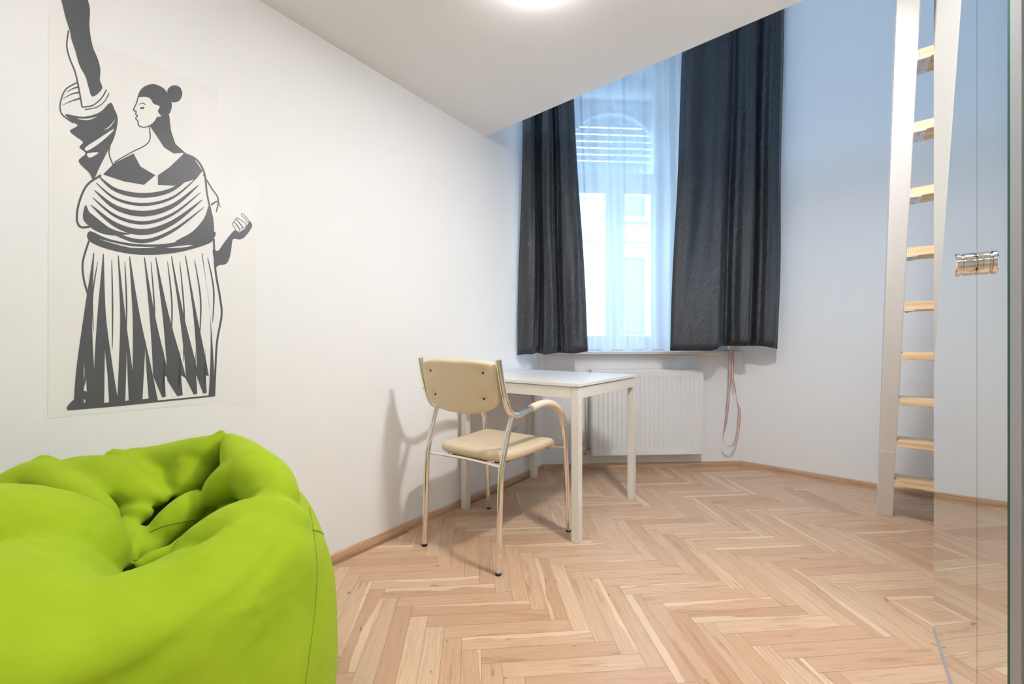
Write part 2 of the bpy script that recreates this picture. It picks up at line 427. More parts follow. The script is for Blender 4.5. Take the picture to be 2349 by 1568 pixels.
# sill
bm = bmesh.new(); wbox(bm, -.0+.03, S(1707, -.07), -.07, 0, ZS-.026, ZS, .006); wbox(bm, sA-.0, sB, -.01, .10, ZS-.026, ZS-.0005, .003); wbox(bm, sa, sb, .09, FO+.06, ZS-.026, ZS-.0005, .003)
obj('window_sill', bm, M['frame'], wroot)
z_t1 = zat(1450, 219, FO); z_t1b = zat(1450, 205, FO)
z_pt = zat(1450, 447, FO+.03); z_tr0 = zat(1450, 422, FO); z_tr1 = zat(1450, 400, FO)
z_pb = zat(1450, 770, FO+.03)
jl0, jl1 = S(1320, FO), S(1500, FO)
bm = bmesh.new()
wbox(bm, sa, jl0, FO, FO+.07, ZS, ZH); wbox(bm, jl1, sb, FO, FO+.07, ZS, ZH)
wbox(bm, jl0, jl1, FO, FO+.07, z_t1, z_t1b); wbox(bm, jl0, jl1, FO-.015, FO+.07, z_tr0, z_tr1)
wbox(bm, jl0, jl1, FO, FO+.07, ZH-.08, ZH); wbox(bm, jl0, jl1, FO, FO+.07, ZS, ZS+.035)
obj('window_frame', bm, M['frame'], wroot)
m0, m1 = S(1388, FO+.02), S(1432, FO+.02); mc = (m0+m1)/2
for (s0, s1, p0, p1) in ((jl0, mc, jl0+.022, m0), (mc, jl1, m1, jl1-.022)):
    bm = bmesh.new()
    wbox(bm, s0, p0, FO+.01, FO+.055, ZS+.035, z_tr0); wbox(bm, p1, s1, FO+.01, FO+.055, ZS+.035, z_tr0)
    wbox(bm, p0, p1, FO+.01, FO+.055, z_pt, z_tr0); wbox(bm, p0, p1, FO+.01, FO+.055, ZS+.035, z_pb)
    cs = obj('casement', bm, M['frame'], wroot)
    bm = bmesh.new(); wbox(bm, p0, p1, FO+.03, FO+.034, z_pb, z_pt, 0); obj('pane', bm, M['glass'], cs)
bm = bmesh.new(); wbox(bm, mc-.012, mc+.012, FO-.012, FO+.012, ZS+.04, z_tr0-.002, .008); obj('astragal', bm, M['frame'], wroot)
bm = bmesh.new(); wbox(bm, jl0, jl1, FO+.03, FO+.034, z_tr1, z_t1, 0); obj('pane', bm, M['glass'], wroot)
bm = bmesh.new(); wbox(bm, jl0, jl1, FO+.03, FO+.034, z_t1b, ZH-.08, 0); obj('pane', bm, M['glass'], wroot)
# arched board of the outer window
AO = .30; R_ = 112/F*(Wp.y+AO); zc = zat(1405, 370, AO); s_c = S(1405, AO)
bm = bmesh.new(); fr_v, bk_v = [], []
arc = [(s_c+R_*math.cos(t), zc+R_*math.sin(t)) for t in [PI*i/28 for i in range(29)]]
x0_, x1_ = min(so_a-.03, s_c-R_-.01), max(so_b+.03, s_c+R_+.01)
def wpt(s, o, z): q = WW(s, o); return Vector((q.x, q.y, z))
for o_ in (AO, AO+.04):
    pass
top = ZH
def strip(o_):
    up = [(min(max(s, x0_), x1_), top) for s, z in arc]
    A1 = [bm.verts.new(wpt(s, o_, z)) for s, z in arc]; B1 = [bm.verts.new(wpt(s, o_, z)) for s, z in up]
    return A1, B1
A1, B1 = strip(AO); A2, B2 = strip(AO+.04)
for i in range(28):
    bm.faces.new((A1[i], A1[i+1], B1[i+1], B1[i])); bm.faces.new((A2[i], B2[i], B2[i+1], A2[i+1]))
    bm.faces.new((A1[i], A2[i], A2[i+1], A1[i+1]))
obj('arched_head', bm, M['frame'], wroot)
bm = bmesh.new(); tube(bm, [wpt(s, AO-.004, z) for s, z in arc], .012, 8); obj('arch_moulding', bm, M['frame'], wroot, True)
# roller shutter, let down over the arch with light slits between its slats
zs_ = [zat(1450, y, .37) for y in (295, 311, 327, 342, 357, 372)]
gap_h = .012; edges = [zc+R_+.06]+zs_+[zat(1450, 402, .37)]
for i in range(len(edges)-1):
    z1_, z0_ = edges[i]-(gap_h/2 if i else 0), edges[i+1]+(gap_h/2 if i < len(edges)-2 else 0)
    bm = bmesh.new(); wbox(bm, so_a-.02, so_b+.02, .366, .378, z0_, z1_, .004); obj('shutter_slat', bm, M['shutter'], wroot)
bm = bmesh.new()
for s_ in (S(1352, .37), S(1397, .37), S(1426, .37), S(1480, .37)): wbox(bm, s_-.006, s_+.006, .3785, .384, edges[-1], edges[0], 0)
obj('shutter_tape', bm, M['shutter'], wroot)
# portal at the opening so the skylight samples well
pc = WW((so_a+so_b)/2, .52); portal((pc.x, pc.y, (ZS+ZH)/2), -n_w, so_b-so_a+.3, ZH-ZS)

# ------------------------------------------------------------------ building across the street
bo = 11.0
broot = empty('apartment_building', (*WW(1.5, bo), 0)); tag(broot, 'pale stone apartment building seen faintly through the sheer curtain', 'building')
broot.rotation_euler = (0, 0, math.atan2(a_w.y, a_w.x))
bm = bmesh.new(); box(bm, -14, 14, .0, 6, -6, 9)
for i in range(24): box(bm, -14, 14, -.06, .0, -5.6+i*.6, -5.08+i*.6)
obj('wall', bm, M['stucco'], broot)
for zz in (-3.0, .9, 4.8):
    bm = bmesh.new(); box(bm, -14, 14, -.5, 0, zz-.35, zz-.15); box(bm, -14, 14, -.35, 0, zz-.5, zz-.35); obj('cornice', bm, M['stucco2'], broot)
    for k in range(-4, 5):
        xx = k*2.5+.35
        bm = bmesh.new(); box(bm, xx-.75, xx-.55, -.22, 0, zz+.3, zz+2.9); box(bm, xx+.55, xx+.75, -.22, 0, zz+.3, zz+2.9)
        box(bm, xx-.85, xx+.85, -.35, 0, zz+2.9, zz+3.1); box(bm, xx-.85, xx+.85, -.35, 0, zz+.15, zz+.3)
        wf = obj('window_surround', bm, M['stucco2'], broot)
        bm = bmesh.new(); box(bm, xx-.55, xx+.55, -.08, -.061, zz+.3, zz+2.9); obj('pane', bm, M['farglass'], wf)

# ------------------------------------------------------------------ curtains
OC = -.28
def sc_px(px, o): return S(px, o)
def curtain(name, o0, Lk, Rk, zb, zt, prof, amp, mat_, uvs=1.0, nx=150, nz=50, flare=.25, thick=.0018):
    """Lk/Rk: (z,px) pairs of the side edges; prof: (f, depth) across the cloth; zb(f) hem height"""
    def edge(K, z):
        (z0, p0), (z1, p1) = K; px = p0+(p1-p0)*(z-z0)/(z1-z0); return S(px, o0)
    def pf(f):
        for i in range(len(prof)-1):
            if prof[i][0] <= f <= prof[i+1][0]:
                t = (f-prof[i][0])/(prof[i+1][0]-prof[i][0]); t = t*t*(3-2*t)
                return prof[i][1]+(prof[i+1][1]-prof[i][1])*t
        return prof[-1][1]
    bm = bmesh.new(); uvl = bm.loops.layers.uv.new('UVMap'); rows = []
    for j in range(nz+1):
        row = []
        for i in range(nx+1):
            f = i/nx; b0 = zb(f); z = b0+(zt-b0)*j/nz
            h = j/nz
            s = edge(Lk, z)+(edge(Rk, z)-edge(Lk, z))*f
            k = 1-flare*h
            off = pf(f)*amp*k+.004*math.sin(f*23+z*2.1)+.003*math.sin(f*41-z*5.3)*(1-h)
            s += .004*math.sin(z*3.7+f*9)
            row.append((bm.verts.new(wpt(s, o0-off, z)), f, z))
        rows.append(row)
    wdt = abs(edge(Rk, 1)-edge(Lk, 1))*uvs
    for j in range(nz):
        for i in range(nx):
            q = (rows[j][i], rows[j][i+1], rows[j+1][i+1], rows[j+1][i])
            f = bm.faces.new([x[0] for x in q])
            for lp, x in zip(f.loops, q): lp[uvl].uv = (x[1]*wdt, x[2])
    o = obj(name, bm, mat_, smooth=True)
    if thick:
        md = o.modifiers.new('thickness', 'SOLIDIFY'); md.thickness = thick; md.offset = 0
    return o
ZR = 3.50
bumpz = lambda f, c, w_, a_: a_*math.exp(-((f-c)/w_)**2)
zbl = zat(1187, 814, OC); zbl2 = zat(1340, 807, OC)
pl = [(0, .0), (.04, .55), (.13, .75), (.22, .55), (.25, -.5), (.30, -.75), (.33, -.2), (.37, .55), (.46, .85), (.54, .45), (.575, -.55), (.62, -.1), (.68, .4), (.8, .65), (.92, .35), (.97, .1), (1, -.15)]
cl = curtain('curtain', OC, ((.86, 1187), (2.46, 1199)), ((.86, 1350), (2.6, 1317)),
             lambda f: zbl+(zbl2-zbl)*f+bumpz(f, .29, .05, .012)+.004*math.sin(f*14), ZR, pl, .055, M['curtain'], 1.5, flare=.12)
tag(cl, 'charcoal curtain panel on the left side of the window, hanging narrower', 'curtain', 'dark curtains at the window')
zbr = zat(1580, 804, OC); zbr2 = zat(1700, 793, OC); zbr3 = zat(1780, 800, OC)
pr = [(0, -.1), (.03, .2), (.10, .5), (.2, .35), (.33, .7), (.40, .9), (.46, .3), (.50, -.7), (.55, -.85), (.59, -.2), (.645, .55), (.70, .75), (.735, .2), (.755, -.9), (.80, -1), (.84, -.2), (.88, .5), (.95, .65), (1, .3)]
cr = curtain('curtain', OC, ((.86, 1537), (2.9, 1566)), ((.86, 1780), (3.2, 1795)),
             lambda f: (zbr+(zbr2-zbr)*(max(0, f-.36)/.1 if f < .46 else 1)) if f < .85 else zbr2+(zbr3-zbr2)*(f-.85)/.15, ZR, pr, .060, M['curtain'], 1.3, flare=.12)
tag(cr, 'charcoal curtain panel on the right side of the window, the wider panel', 'curtain', 'dark curtains at the window')
ps = [(0, 0)]; rs = random.Random(3); x = 0; sg = 1
while x < .93:
    x += rs.uniform(.025, .065); ps.append((min(x, .985), sg*rs.uniform(.3, 1))); sg = -sg
ps.append((1, 0))
sh = curtain('sheer_curtain', -.15, ((.86, 1310), (2.6, 1290)), ((.86, 1606), (2.9, 1612)), lambda f: ZS+.008+.004*math.sin(f*40), ZR, ps, .022, M['sheer'], 1, 260, 24, .1, 0)
tag(sh, 'sheer white voile curtain covering the window between the dark panels', 'curtain')
bm = bmesh.new(); tube(bm, [wpt(.06, OC, ZR+.012), wpt(wlen-.09, OC, ZR+.012)], .012, 12)
rd = obj('curtain_rod', bm, M['steel'], smooth=True); tag(rd, 'metal curtain rod carrying the charcoal curtains high above the window', 'curtain rod')
for s_ in (.3, wlen/2, wlen-.3):
    bm = bmesh.new(); wbox(bm, s_-.008, s_+.008, OC+.012, 0, ZR+.004, ZR+.02, 0); obj('bracket', bm, M['steel'], rd)
bm = bmesh.new(); tube(bm, [wpt(.1, -.15, ZR+.006), wpt(wlen-.25, -.15, ZR+.006)], .006, 10); obj('sheer_rail', bm, M['steel'], rd)

# ------------------------------------------------------------------ radiator
ro = -.10
rs0, rs1 = S(1358, ro), S(1614, ro); rz1, rz0 = zat(1486, 849, ro), zat(1486, 1044, ro)
rr = empty('radiator', (*WW((rs0+rs1)/2, -.05), 0), (0, 0, math.atan2(a_w.y, a_w.x)))
tag(rr, 'white ribbed panel radiator under the window behind the table', 'radiator')
hw = (rs1-rs0)/2
# front panel with pressed flutes
bm = bmesh.new(); nf = 23; pitch = (2*hw-.05)/nf
xs = [-hw, -hw+.012]; xs_ = []
grid = []
cols = [(-hw, 0), (-hw+.004, -.004), (-hw+.02, -.004)]
for i in range(nf):
    x0 = -hw+.025+i*pitch
    cols += [(x0+pitch*.14, 0), (x0+pitch*.24, 1), (x0+pitch*.66, 1), (x0+pitch*.80, 0)]
cols += [(hw-.02, -.004), (hw-.004, -.004), (hw, 0)]
zl = [(rz0, 0), (rz0+.004, 0), (rz0+.045, 0), (rz0+.058, 1), (rz1-.055, 1), (rz1-.042, 0), (rz1-.004, 0), (rz1, 0)]
V = []
for z, fz in zl:
    row = []
    for cx_, fx in cols:
        y = -.05
        if fx == 1 and fz: y = -.05+.011
        if z in (rz0, rz1) or abs(cx_) == hw: y = -.043
        row.append(bm.verts.new((cx_, y, z)))
    V.append(row)
for j in range(len(zl)-1):
    for i in range(len(cols)-1): bm.faces.new((V[j][i], V[j][i+1], V[j+1][i+1], V[j+1][i]))
pn = obj('front_panel', bm, M['rad'], rr); autosmooth(pn, 50)
bm = bmesh.new(); box(bm, -hw+.001, hw-.001, -.0425, -.039, rz0+.002, rz1-.002); box(bm, -hw+.01, hw-.01, .022, .03, rz0+.01, rz1-.01)
obj('panel_back', bm, M['rad'], rr)
bm = bmesh.new(); box(bm, -hw, hw, -.046, .034, rz1-.003, rz1+.006, .002)
for i in range(40): box(bm, -hw+.02+i*(2*hw-.04)/40, -hw+.028+i*(2*hw-.04)/40, -.03, .02, rz1+.0055, rz1+.0068)
obj('top_grille', bm, M['rad'], rr)
for sx in (-1, 1):
    bm = bmesh.new(); box(bm, sx*hw-.003, sx*hw+.003, -.044, .032, rz0+.004, rz1, .0015); obj('side_cover', bm, M['rad'], rr)
for sx in (-.25, .25):
    bm = bmesh.new(); box(bm, sx-.015, sx+.015, .03, .0495, rz0+.1, rz1-.1); obj('bracket', bm, M['rad'], rr)
vz = zat(1350, 1031, ro)
bm = bmesh.new(); tube(bm, [(-hw-.001, 0, vz), (-hw-.045, 0, vz)], .008, 12); lathe(bm, [(.011, 0), (.014, .003), (.014, .016), (.011, .02)], (Vector((-hw-.03, 0, vz)), Vector((0, 1, 0)), Vector((0, 0, 1)), Vector((1, 0, 0))), 8)
vl = obj('valve', bm, M['brass'], rr); autosmooth(vl, 40)
bm = bmesh.new(); lathe(bm, [(.009, 0), (.013, .004), (.013, .020), (.009, .024)], (Vector((-hw-.066, 0, vz)), Vector((0, 1, 0)), Vector((0, 0, 1)), Vector((1, 0, 0))), 16)
obj('valve_cap', bm, M['socket'], vl, True)
bm = bmesh.new(); tube(bm, catmull([(-hw-.035, .0, vz), (-hw-.035, .0, vz-.03), (-hw-.035, .015, vz-.05), (-hw-.035, .049, vz-.052)], 6), .0075, 10); obj('pipe', bm, M['nickel'], rr, True)
bm = bmesh.new(); tube(bm, [(-hw-.022, .028, vz+.03), (-hw-.022, .028, rz1-.05)], .007, 10); obj('pipe', bm, M['pipe'], rr, True)

# ------------------------------------------------------------------ shutter strap
so = -.085
def spx(px, py, o=so): p = on_plane(px, py, Wp+n_w*o, a_w); return p
path = [(1674.5, 780, 0, 1, 0), (1674.5, 830, 0, 1, 0), (1673, 880, 0, .95, 0), (1670, 920, 0, .95, 0), (1666, 960, 0, .9, .0), (1661.5, 985, 0, .6, 0), (1658.2, 1002, .0, .12, .004), (1661, 1016, .0, .12, .010), (1668, 1022.5, 0, .18, .014), (1677, 1023, 0, .5, .012),
        (1686, 1014, 0, .9, .006), (1692, 992, 0, 1, 0), (1695, 965, 0, 1.05, 0), (1695.5, 940, 0, .9, 0), (1691, 922, 0, .35, -.004), (1689, 908, 0, .12, -.004), (1685.5, 892, 0, .6, -.004), (1681, 870, 0, .95, -.004), (1680, 845, 0, 1, -.006), (1679.5, 780, 0, 1, -.006)]
cp_ = catmull([(p[0], p[1], 0) for p in path], 6); cw = catmull([(p[3], p[4], 0) for p in path], 6)
def band(f0, f1, lift):
    bm = bmesh.new(); prev = None
    for i in range(len(cp_)):
        a_ = cp_[max(i-1, 0)]; b_ = cp_[min(i+1, len(cp_)-1)]
        t = Vector((b_.x-a_.x, b_.y-a_.y)).normalized(); no = Vector((-t.y, t.x))
        wpx = 3.1; k = max(cw[i].x, .1)
        c = cp_[i]; row = []
        for fr_ in (f0, f1):
            q = (c.x+no.x*wpx*k*fr_, c.y+no.y*wpx*k*fr_)
            # where the band turns edge-on it twists in depth instead of narrowing
            dz = math.sqrt(max(0, 1-min(k, 1)**2))*.010*fr_
            for lf in (0, .0012+lift):
                p = spx(q[0], q[1], so-cw[i].y-dz-lf); row.append(bm.verts.new(p))
        if prev:
            for (x_, y_) in ((0, 1), (1, 3), (3, 2), (2, 0)): bm.faces.new((prev[x_], prev[y_], row[y_], row[x_]))
        prev = row
    return bm
st = obj('shutter_strap', band(-1, 1, 0), M['strap_band'], smooth=False)
tag(st, 'cream webbing shutter strap with red edges hanging in a loop beside the radiator', 'strap')
for a0, a1 in ((-1.02, -.62), (.62, 1.02)): obj('edge_stripe', band(a0, a1, .0004), M['strap_red'], st)
bm = bmesh.new(); c0 = S(1677, so); wbox(bm, c0-.02, c0+.02, so-.008, -.0705, ZS+.012, ZS+.10, .004); obj('strap_guide', bm, M['socket'], st)

# ------------------------------------------------------------------ socket
sp = on_plane(1178, 992, wl(0), u)
fr_l = (Vector((sp.x, sp.y, sp.z))+Vector((nn.x, nn.y, 0))*.0002, Vector((u.x, u.y, 0)), Vector((0, 0, 1)), Vector((nn.x, nn.y, 0)))
bm = bmesh.new(); box(bm, -.041, .041, -.041, .041, 0, .009, .004, fr_l); sk = obj('wall_socket', bm, M['socket'])
tag(sk, 'white wall socket low on the left wall behind the chair seat', 'socket')
bm = bmesh.new(); lathe(bm, [(.026, .0091), (.026, .013), (.022, .013), (.020, .0095)], fr_l, 24); obj('socket_rim', bm, M['socket'], sk, True)
bm = bmesh.new()
for sx in (-.0095, .0095): lathe(bm, [(.0025, .0092), (.0025, .0098)], (fr_l[0]+fr_l[1]*sx, *fr_l[1:]), 10)
obj('socket_hole', bm, M['dark'], sk)

# ------------------------------------------------------------------ table
ta = math.radians(36.3); tu = Vector((math.sin(ta), math.cos(ta), 0)); tv = Vector((math.cos(ta), -math.sin(ta), 0))
TS = .742
F0 = Vector((.307, 1.972, 0))
t_or = F0+tu*TS/2-tv*TS/2
tb = empty('table', t_or, (0, 0, math.atan2(tv.y, tv.x)))   # local x = tv (away from the left wall), y = tu
tag(tb, 'square white table with slim square legs standing against the left wall', 'table')
h_ = TS/2
bm = bmesh.new(); box(bm, -h_-.002, h_+.002, -h_-.002, h_+.002, .726, .742, .0015); obj('tabletop', bm, M['white_gloss'], tb)
for sx, sy in ((1, -1), (1, 1), (-1, -1), (-1, 1)):
    bm = bmesh.new(); xs = sorted((sx*(h_-.003), sx*(h_-.041))); ys = sorted((sy*(h_-.003), sy*(h_-.041)))
    box(bm, xs[0], xs[1], ys[0], ys[1], .003, .722, .0015); lg = obj('leg', bm, M['cream_metal'], tb)
    bm = bmesh.new(); box(bm, xs[0]+.002, xs[1]-.002, ys[0]+.002, ys[1]-.002, 0, .0035); obj('foot_cap', bm, M['socket'], lg)
for k in range(4):
    bm = bmesh.new()
    if k < 2:
        y = (h_-.004)*(1 if k else -1); y0, y1 = sorted((y, y-(.018 if k else -.018)))
        box(bm, -h_+.042, h_-.042, y0, y1, .670, .722, .001)
    else:
        x = (h_-.004)*(1 if k == 3 else -1); x0, x1 = sorted((x, x-(.018 if k == 3 else -.018)))
        box(bm, x0, x1, -h_+.042, h_-.042, .670, .722, .001)
    obj('apron', bm, M['cream_metal'], tb)
bm = bmesh.new(); box(bm, -h_+.045, h_-.045, -h_+.045, h_-.045, .7215, .7262); obj('spacer', bm, M['dark'], tb)

# ------------------------------------------------------------------ chair
cf = Vector((.583, .813)); cr_ = Vector((.813, -.583))
co = Vector((-.228, 1.842))
chr_ = empty('armchair', (co.x, co.y, 0), (0, 0, math.atan2(cr_.y, cr_.x)))   # local x right, y forward
tag(chr_, 'cream leatherette chair with chrome tube frame and armrests, facing the white table', 'chair')
RT = .0125
def side_pts(s, pts): return [Vector((s*x, y, z)) for x, y, z in pts]
arm_path = [(.225, -.016, .862), (.2253, -.002, .80), (.2255, .014, .745), (.226, .030, .695), (.2265, .052, .655), (.226, .085, .631), (.228, .125, .624), (.231, .165, .632), (.234, .205, .640), (.237, .27, .6495), (.240, .33, .6495), (.243, .38, .637),
            (.2455, .425, .610), (.2475, .453, .578), (.249, .470, .538), (.250, .480, .49), (.251, .487, .42), (.252, .497, .30), (.2525, .508, .12), (.253, .518, .006)]
rear_path = [(.213, .0, .006), (.213, .006, .15), (.2135, .011, .30), (.214, .017, .40), (.2155, .029, .46), (.218, .052, .54), (.2215, .076, .607), (.2225, .083, .624)]
for s in (1, -1):
    bm = bmesh.new(); tube(bm, catmull(side_pts(s, arm_path), 6), RT, 18); at_ = obj('arm_tube', bm, M['chrome'], chr_); autosmooth(at_, 40)
    bm = bmesh.new(); p = Vector((s*.253, .518, 0)); lathe(bm, [(.0125, 0), (.0135, .003), (.0125, .012)], (p, Vector((1, 0, 0)), Vector((0, 1, 0)), Vector((0, 0, 1))), 20); obj('foot_cap', bm, M['black_rubber'], at_, True)
    bm = bmesh.new(); tube(bm, catmull(side_pts(s, rear_path), 6), [RT]*43+[.0075]*0 if False else RT, 18); lg = obj('leg', bm, M['chrome'], chr_); autosmooth(lg, 40)
    bm = bmesh.new(); p = Vector((s*.213, 0, 0)); lathe(bm, [(.0125, 0), (.0135, .003), (.0125, .012)], (p, Vector((1, 0, 0)), Vector((0, 1, 0)), Vector((0, 0, 1))), 20); obj('foot_cap', bm, M['black_rubber'], lg, True)
    # armrest pad: soft sleeve on top of the bent tube
    pp = catmull(side_pts(s, arm_path[8:16]), 8)[:-6]
    bm = bmesh.new(); tube(bm, [q+Vector((0, .002, .003)) for q in pp], .0165, 20, rr=(1.12, 1)); pa = obj('armrest', bm, M['pad'], chr_); autosmooth(pa, 50)
for (yy, xx) in ((.018, .213), (.486, .2505)):
    bm = bmesh.new(); tube(bm, catmull([(-xx, yy, .425), (-xx+.03, yy+(.012 if yy < .1 else -.01), .423), (0, yy+(.035 if yy < .1 else -.035), .420), (xx-.03, yy+(.012 if yy < .1 else -.01), .423), (xx, yy, .425)], 6), .0075, 12)
    obj('crossbar', bm, M['chrome'], chr_, True)
for s in (-1, 1):
    bm = bmesh.new(); tube(bm, [(s*.12, .045, .422), (s*.135, .455, .422)], .0075, 12); obj('seat_rail', bm, M['chrome'], chr_, True)
def pad_mesh(outline_fn, thick_fn, pos_fn, nu=44, nv=44):
    """two-sided cushion: (u,v) in -1..1 square mapped to an outline; front and back skins joined at the rim"""
    bm = bmesh.new(); F_, B_ = {}, {}
    for i in range(nu+1):
        for j in range(nv+1):
            a_, b_ = -1+2*i/nu, -1+2*j/nv
            x_, y_ = outline_fn(a_, b_)
            rim = max(abs(a_), abs(b_)); e = math.sqrt(max(0, 1-max(0, (rim-.86)/.14)**2.2))
            tf, tb_ = thick_fn(a_, b_, e)
            F_[i, j] = bm.verts.new(pos_fn(x_, y_, tf))
            B_[i, j] = F_[i, j] if rim > .9999 else bm.verts.new(pos_fn(x_, y_, tb_))
    for i in range(nu):
        for j in range(nv):
            bm.faces.new((F_[i, j], F_[i+1, j], F_[i+1, j+1], F_[i, j+1]))
            q = [B_[i, j], B_[i, j+1], B_[i+1, j+1], B_[i+1, j]]
            try: bm.faces.new(q)
            except ValueError: pass
    return bm
def sq_round(a_, b_, k=.32):
    """square to rounded square"""
    x_ = a_*math.sqrt(1-k*b_*b_/2*abs(b_)**3*1.0); y_ = b_*math.sqrt(1-k*a_*a_/2*abs(a_)**3*1.0)
    return x_, y_
# seat
def s_out(a_, b_):
    x_, y_ = sq_round(a_, b_, .45)
    wd = .195+.025*(y_+1)/2
    return x_*wd, .277+y_*.235
def s_th(a_, b_, e): return (.018*e+.005*math.cos(a_*PI/2)*e, -.026*e)
def s_pos(x_, y_, t):
    yy = (y_-.277)/.235
    z = .449-.012*(1-(x_/.2)**2)*(1-yy*yy)*1.0 + .008*max(0, yy)**1.5
    if yy > .55: z -= .042*((yy-.55)/.45)**2
    z += .012*max(0, -yy-.6)
    return Vector((x_, y_, z+t))
bm = pad_mesh(s_out, s_th, s_pos); st_ = obj('seat', bm, M['leather'], chr_, True)
bm = bmesh.new()
def under(x_, y_): return s_pos(x_, y_, -.0235)
nx_, ny_ = 12, 16; G = {}
for k, off in enumerate((0, -.010)):
    for i in range(nx_+1):
        for j in range(ny_+1):
            a_, b_ = (-1+2*i/nx_)*.80, (-1+2*j/ny_)*.84
            x_, y_ = s_out(a_, b_); G[k, i, j] = bm.verts.new(under(x_, y_)+Vector((0, 0, off)))
for i in range(nx_):
    for j in range(ny_):
        bm.faces.new((G[0, i, j], G[0, i+1, j], G[0, i+1, j+1], G[0, i, j+1])); bm.faces.new((G[1, i, j], G[1, i, j+1], G[1, i+1, j+1], G[1, i+1, j]))
for i in range(nx_):
    for j in (0, ny_): bm.faces.new((G[0, i, j], G[0, i+1, j], G[1, i+1, j], G[1, i, j]))
for j in range(ny_):
    for i in (0, nx_): bm.faces.new((G[0, i, j], G[0, i, j+1], G[1, i, j+1], G[1, i, j]))
obj('seat_board', bm, M['dark'], chr_, True)
# stitched seams across the seat
for yy in (.16, .30):
    pts = [s_pos(x_, yy, .0180+.005*math.cos(x_/.2*PI/2)) for x_ in [(-.17+.34*i/16) for i in range(17)]]
    bm = bmesh.new(); tube(bm, pts, .0011, 6); obj('seam', bm, M['pad'], st_, True)
# backrest: curved pad with a deeper bottom edge; buttons on both faces
btn = [(-.155, .060), (.132, .058), (-.118, -.062), (.150, -.066)]
btn = [(-.150, .052), (.150, .052), (-.140, -.055), (.140, -.055)]
def b_out(a_, b_):
    x_, y_ = sq_round(a_, b_, .42)
    wd = .2165-.010*(1-y_)/2
    yy = y_*.104-(.028*(1-a_*a_)*(1-y_)/2)
    return x_*wd, yy
def b_th(a_, b_, e):
    x_, y_ = b_out(a_, b_); dm = sum(math.exp(-((x_-bx)**2+(y_-bz)**2)/(2*.012**2)) for bx, bz in btn)
    return (.019*e-.010*dm, -.019*e+.010*dm)
def b_pos(x_, y_, t):
    lean = .30
    cy = -.018*(1-(x_/.213)**2)
    yc = -.004-(y_+.02)*lean*.62
    return Vector((x_, yc+cy-t*.97+.018-.002, .757+y_+t*(-.18)))
bm = pad_mesh(b_out, b_th, b_pos, 60, 44); bk = obj('backrest', bm, M['leather'], chr_, True)
for bx, bz in btn:
    bm = bmesh.new(); p = b_pos(bx, bz, .0105)
    lathe(bm, [(.005, -.004), (.0058, 0), (.0036, .0015)], (p, Vector((1, 0, 0)), Vector((0, .18, .98)), Vector((0, -.98, .18))), 14); obj('button', bm, M['dark'], bk, True)
for s in (-1, 1):
    for z_ in (.815, .72):
        bm = bmesh.new(); lathe(bm, [(.005, 0), (.006, .002), (.003, .004)], (Vector((s*.2325, -.004+(.815-z_)*.2, z_)), Vector((0, 1, 0)), Vector((0, 0, 1)), Vector((s, 0, 0))), 12); obj('screw', bm, M['nickel'], bk, True)

# ------------------------------------------------------------------ ladder
lb = Vector((2.008, 2.31, 0)); lr = Vector((.785, -.62, 0)).normalized(); ll = Vector((-.291, -.38, 1.0)); lf = Vector((-.62, -.785, 0)).normalized()   # lf: toward the camera
ld = empty('loft_ladder', lb, (0, 0, math.atan2(lr.y, lr.x))); tag(ld, 'white ladder with pine treads leaning up to the loft beside the mirror', 'ladder')
# local axes: x = lr, y = -lf (away from the camera)
rot = Matrix.Rotation(-math.atan2(lr.y, lr.x), 3, 'Z'); sl = rot @ ll
SWD, SDP, LH, LW_ = .062, .115, 2.365, .42
def at_l(x_, y_, z): return Vector((x_+sl.x*z, y_+sl.y*z, z))
for k in (0, 1):
    x0 = -SWD/2+k*LW_
    bm = bmesh.new(); lo = [bm.verts.new(at_l(x, y, 0)) for x, y in ((x0, 0), (x0+SWD, 0), (x0+SWD, SDP), (x0, SDP))]
    hi = [bm.verts.new(at_l(x, y, LH)) for x, y in ((x0, 0), (x0+SWD, 0), (x0+SWD, SDP), (x0, SDP))]
    bm.faces.new(lo); bm.faces.new(hi[::-1])
    for i in range(4): bm.faces.new((lo[i], lo[(i+1) % 4], hi[(i+1) % 4], hi[i]))
    bmesh.ops.bevel(bm, geom=bm.edges[:], offset=.002, segments=2, affect='EDGES')
    so_ = obj('side_rail', bm, M['stile'], ld)
    bm = bmesh.new(); z_ = .382
    c0 = at_l(x0, 0, z_); box(bm, c0.x-.0006, c0.x+SWD+.0006, c0.y-.0007, c0.y+.004, z_-.0012, z_+.0012); obj('joint', bm, M['white_paint'], so_)
for k in range(1, 11):
    zt_ = .219*k+.012
    c = at_l(SWD/2, .006, zt_)
    bm = bmesh.new(); box(bm, c.x+.003, c.x+LW_-SWD-.003, c.y, c.y+.125, zt_-.036, zt_, .003)
    td = obj('tread', bm, M['pine'], ld)
    for side in (0, 1):
        bm = bmesh.new(); x0, x1 = (c.x, c.x+.034) if side == 0 else (c.x+LW_-SWD-.034, c.x+LW_-SWD)
        box(bm, x0, x1, c.y-.001, c.y+.118, zt_-.039, zt_-.0362)
        xx0, xx1 = (x0, x0+.0028) if side == 0 else (x1-.0028, x1)
        box(bm, xx0, xx1, c.y-.001, c.y+.118, zt_-.0362, zt_-.006)
        br = obj('bracket', bm, M['white_paint'], td)
        for yy in (.028, .095):
            bm = bmesh.new(); lathe(bm, [(.0055, 0), (.0055, -.002), (.003, -.004)], (Vector(((x0+x1)/2, c.y+yy, zt_-.039)), Vector((1, 0, 0)), Vector((0, 1, 0)), Vector((0, 0, 1))), 12)
            obj('screw', bm, M['nickel'], br, True)

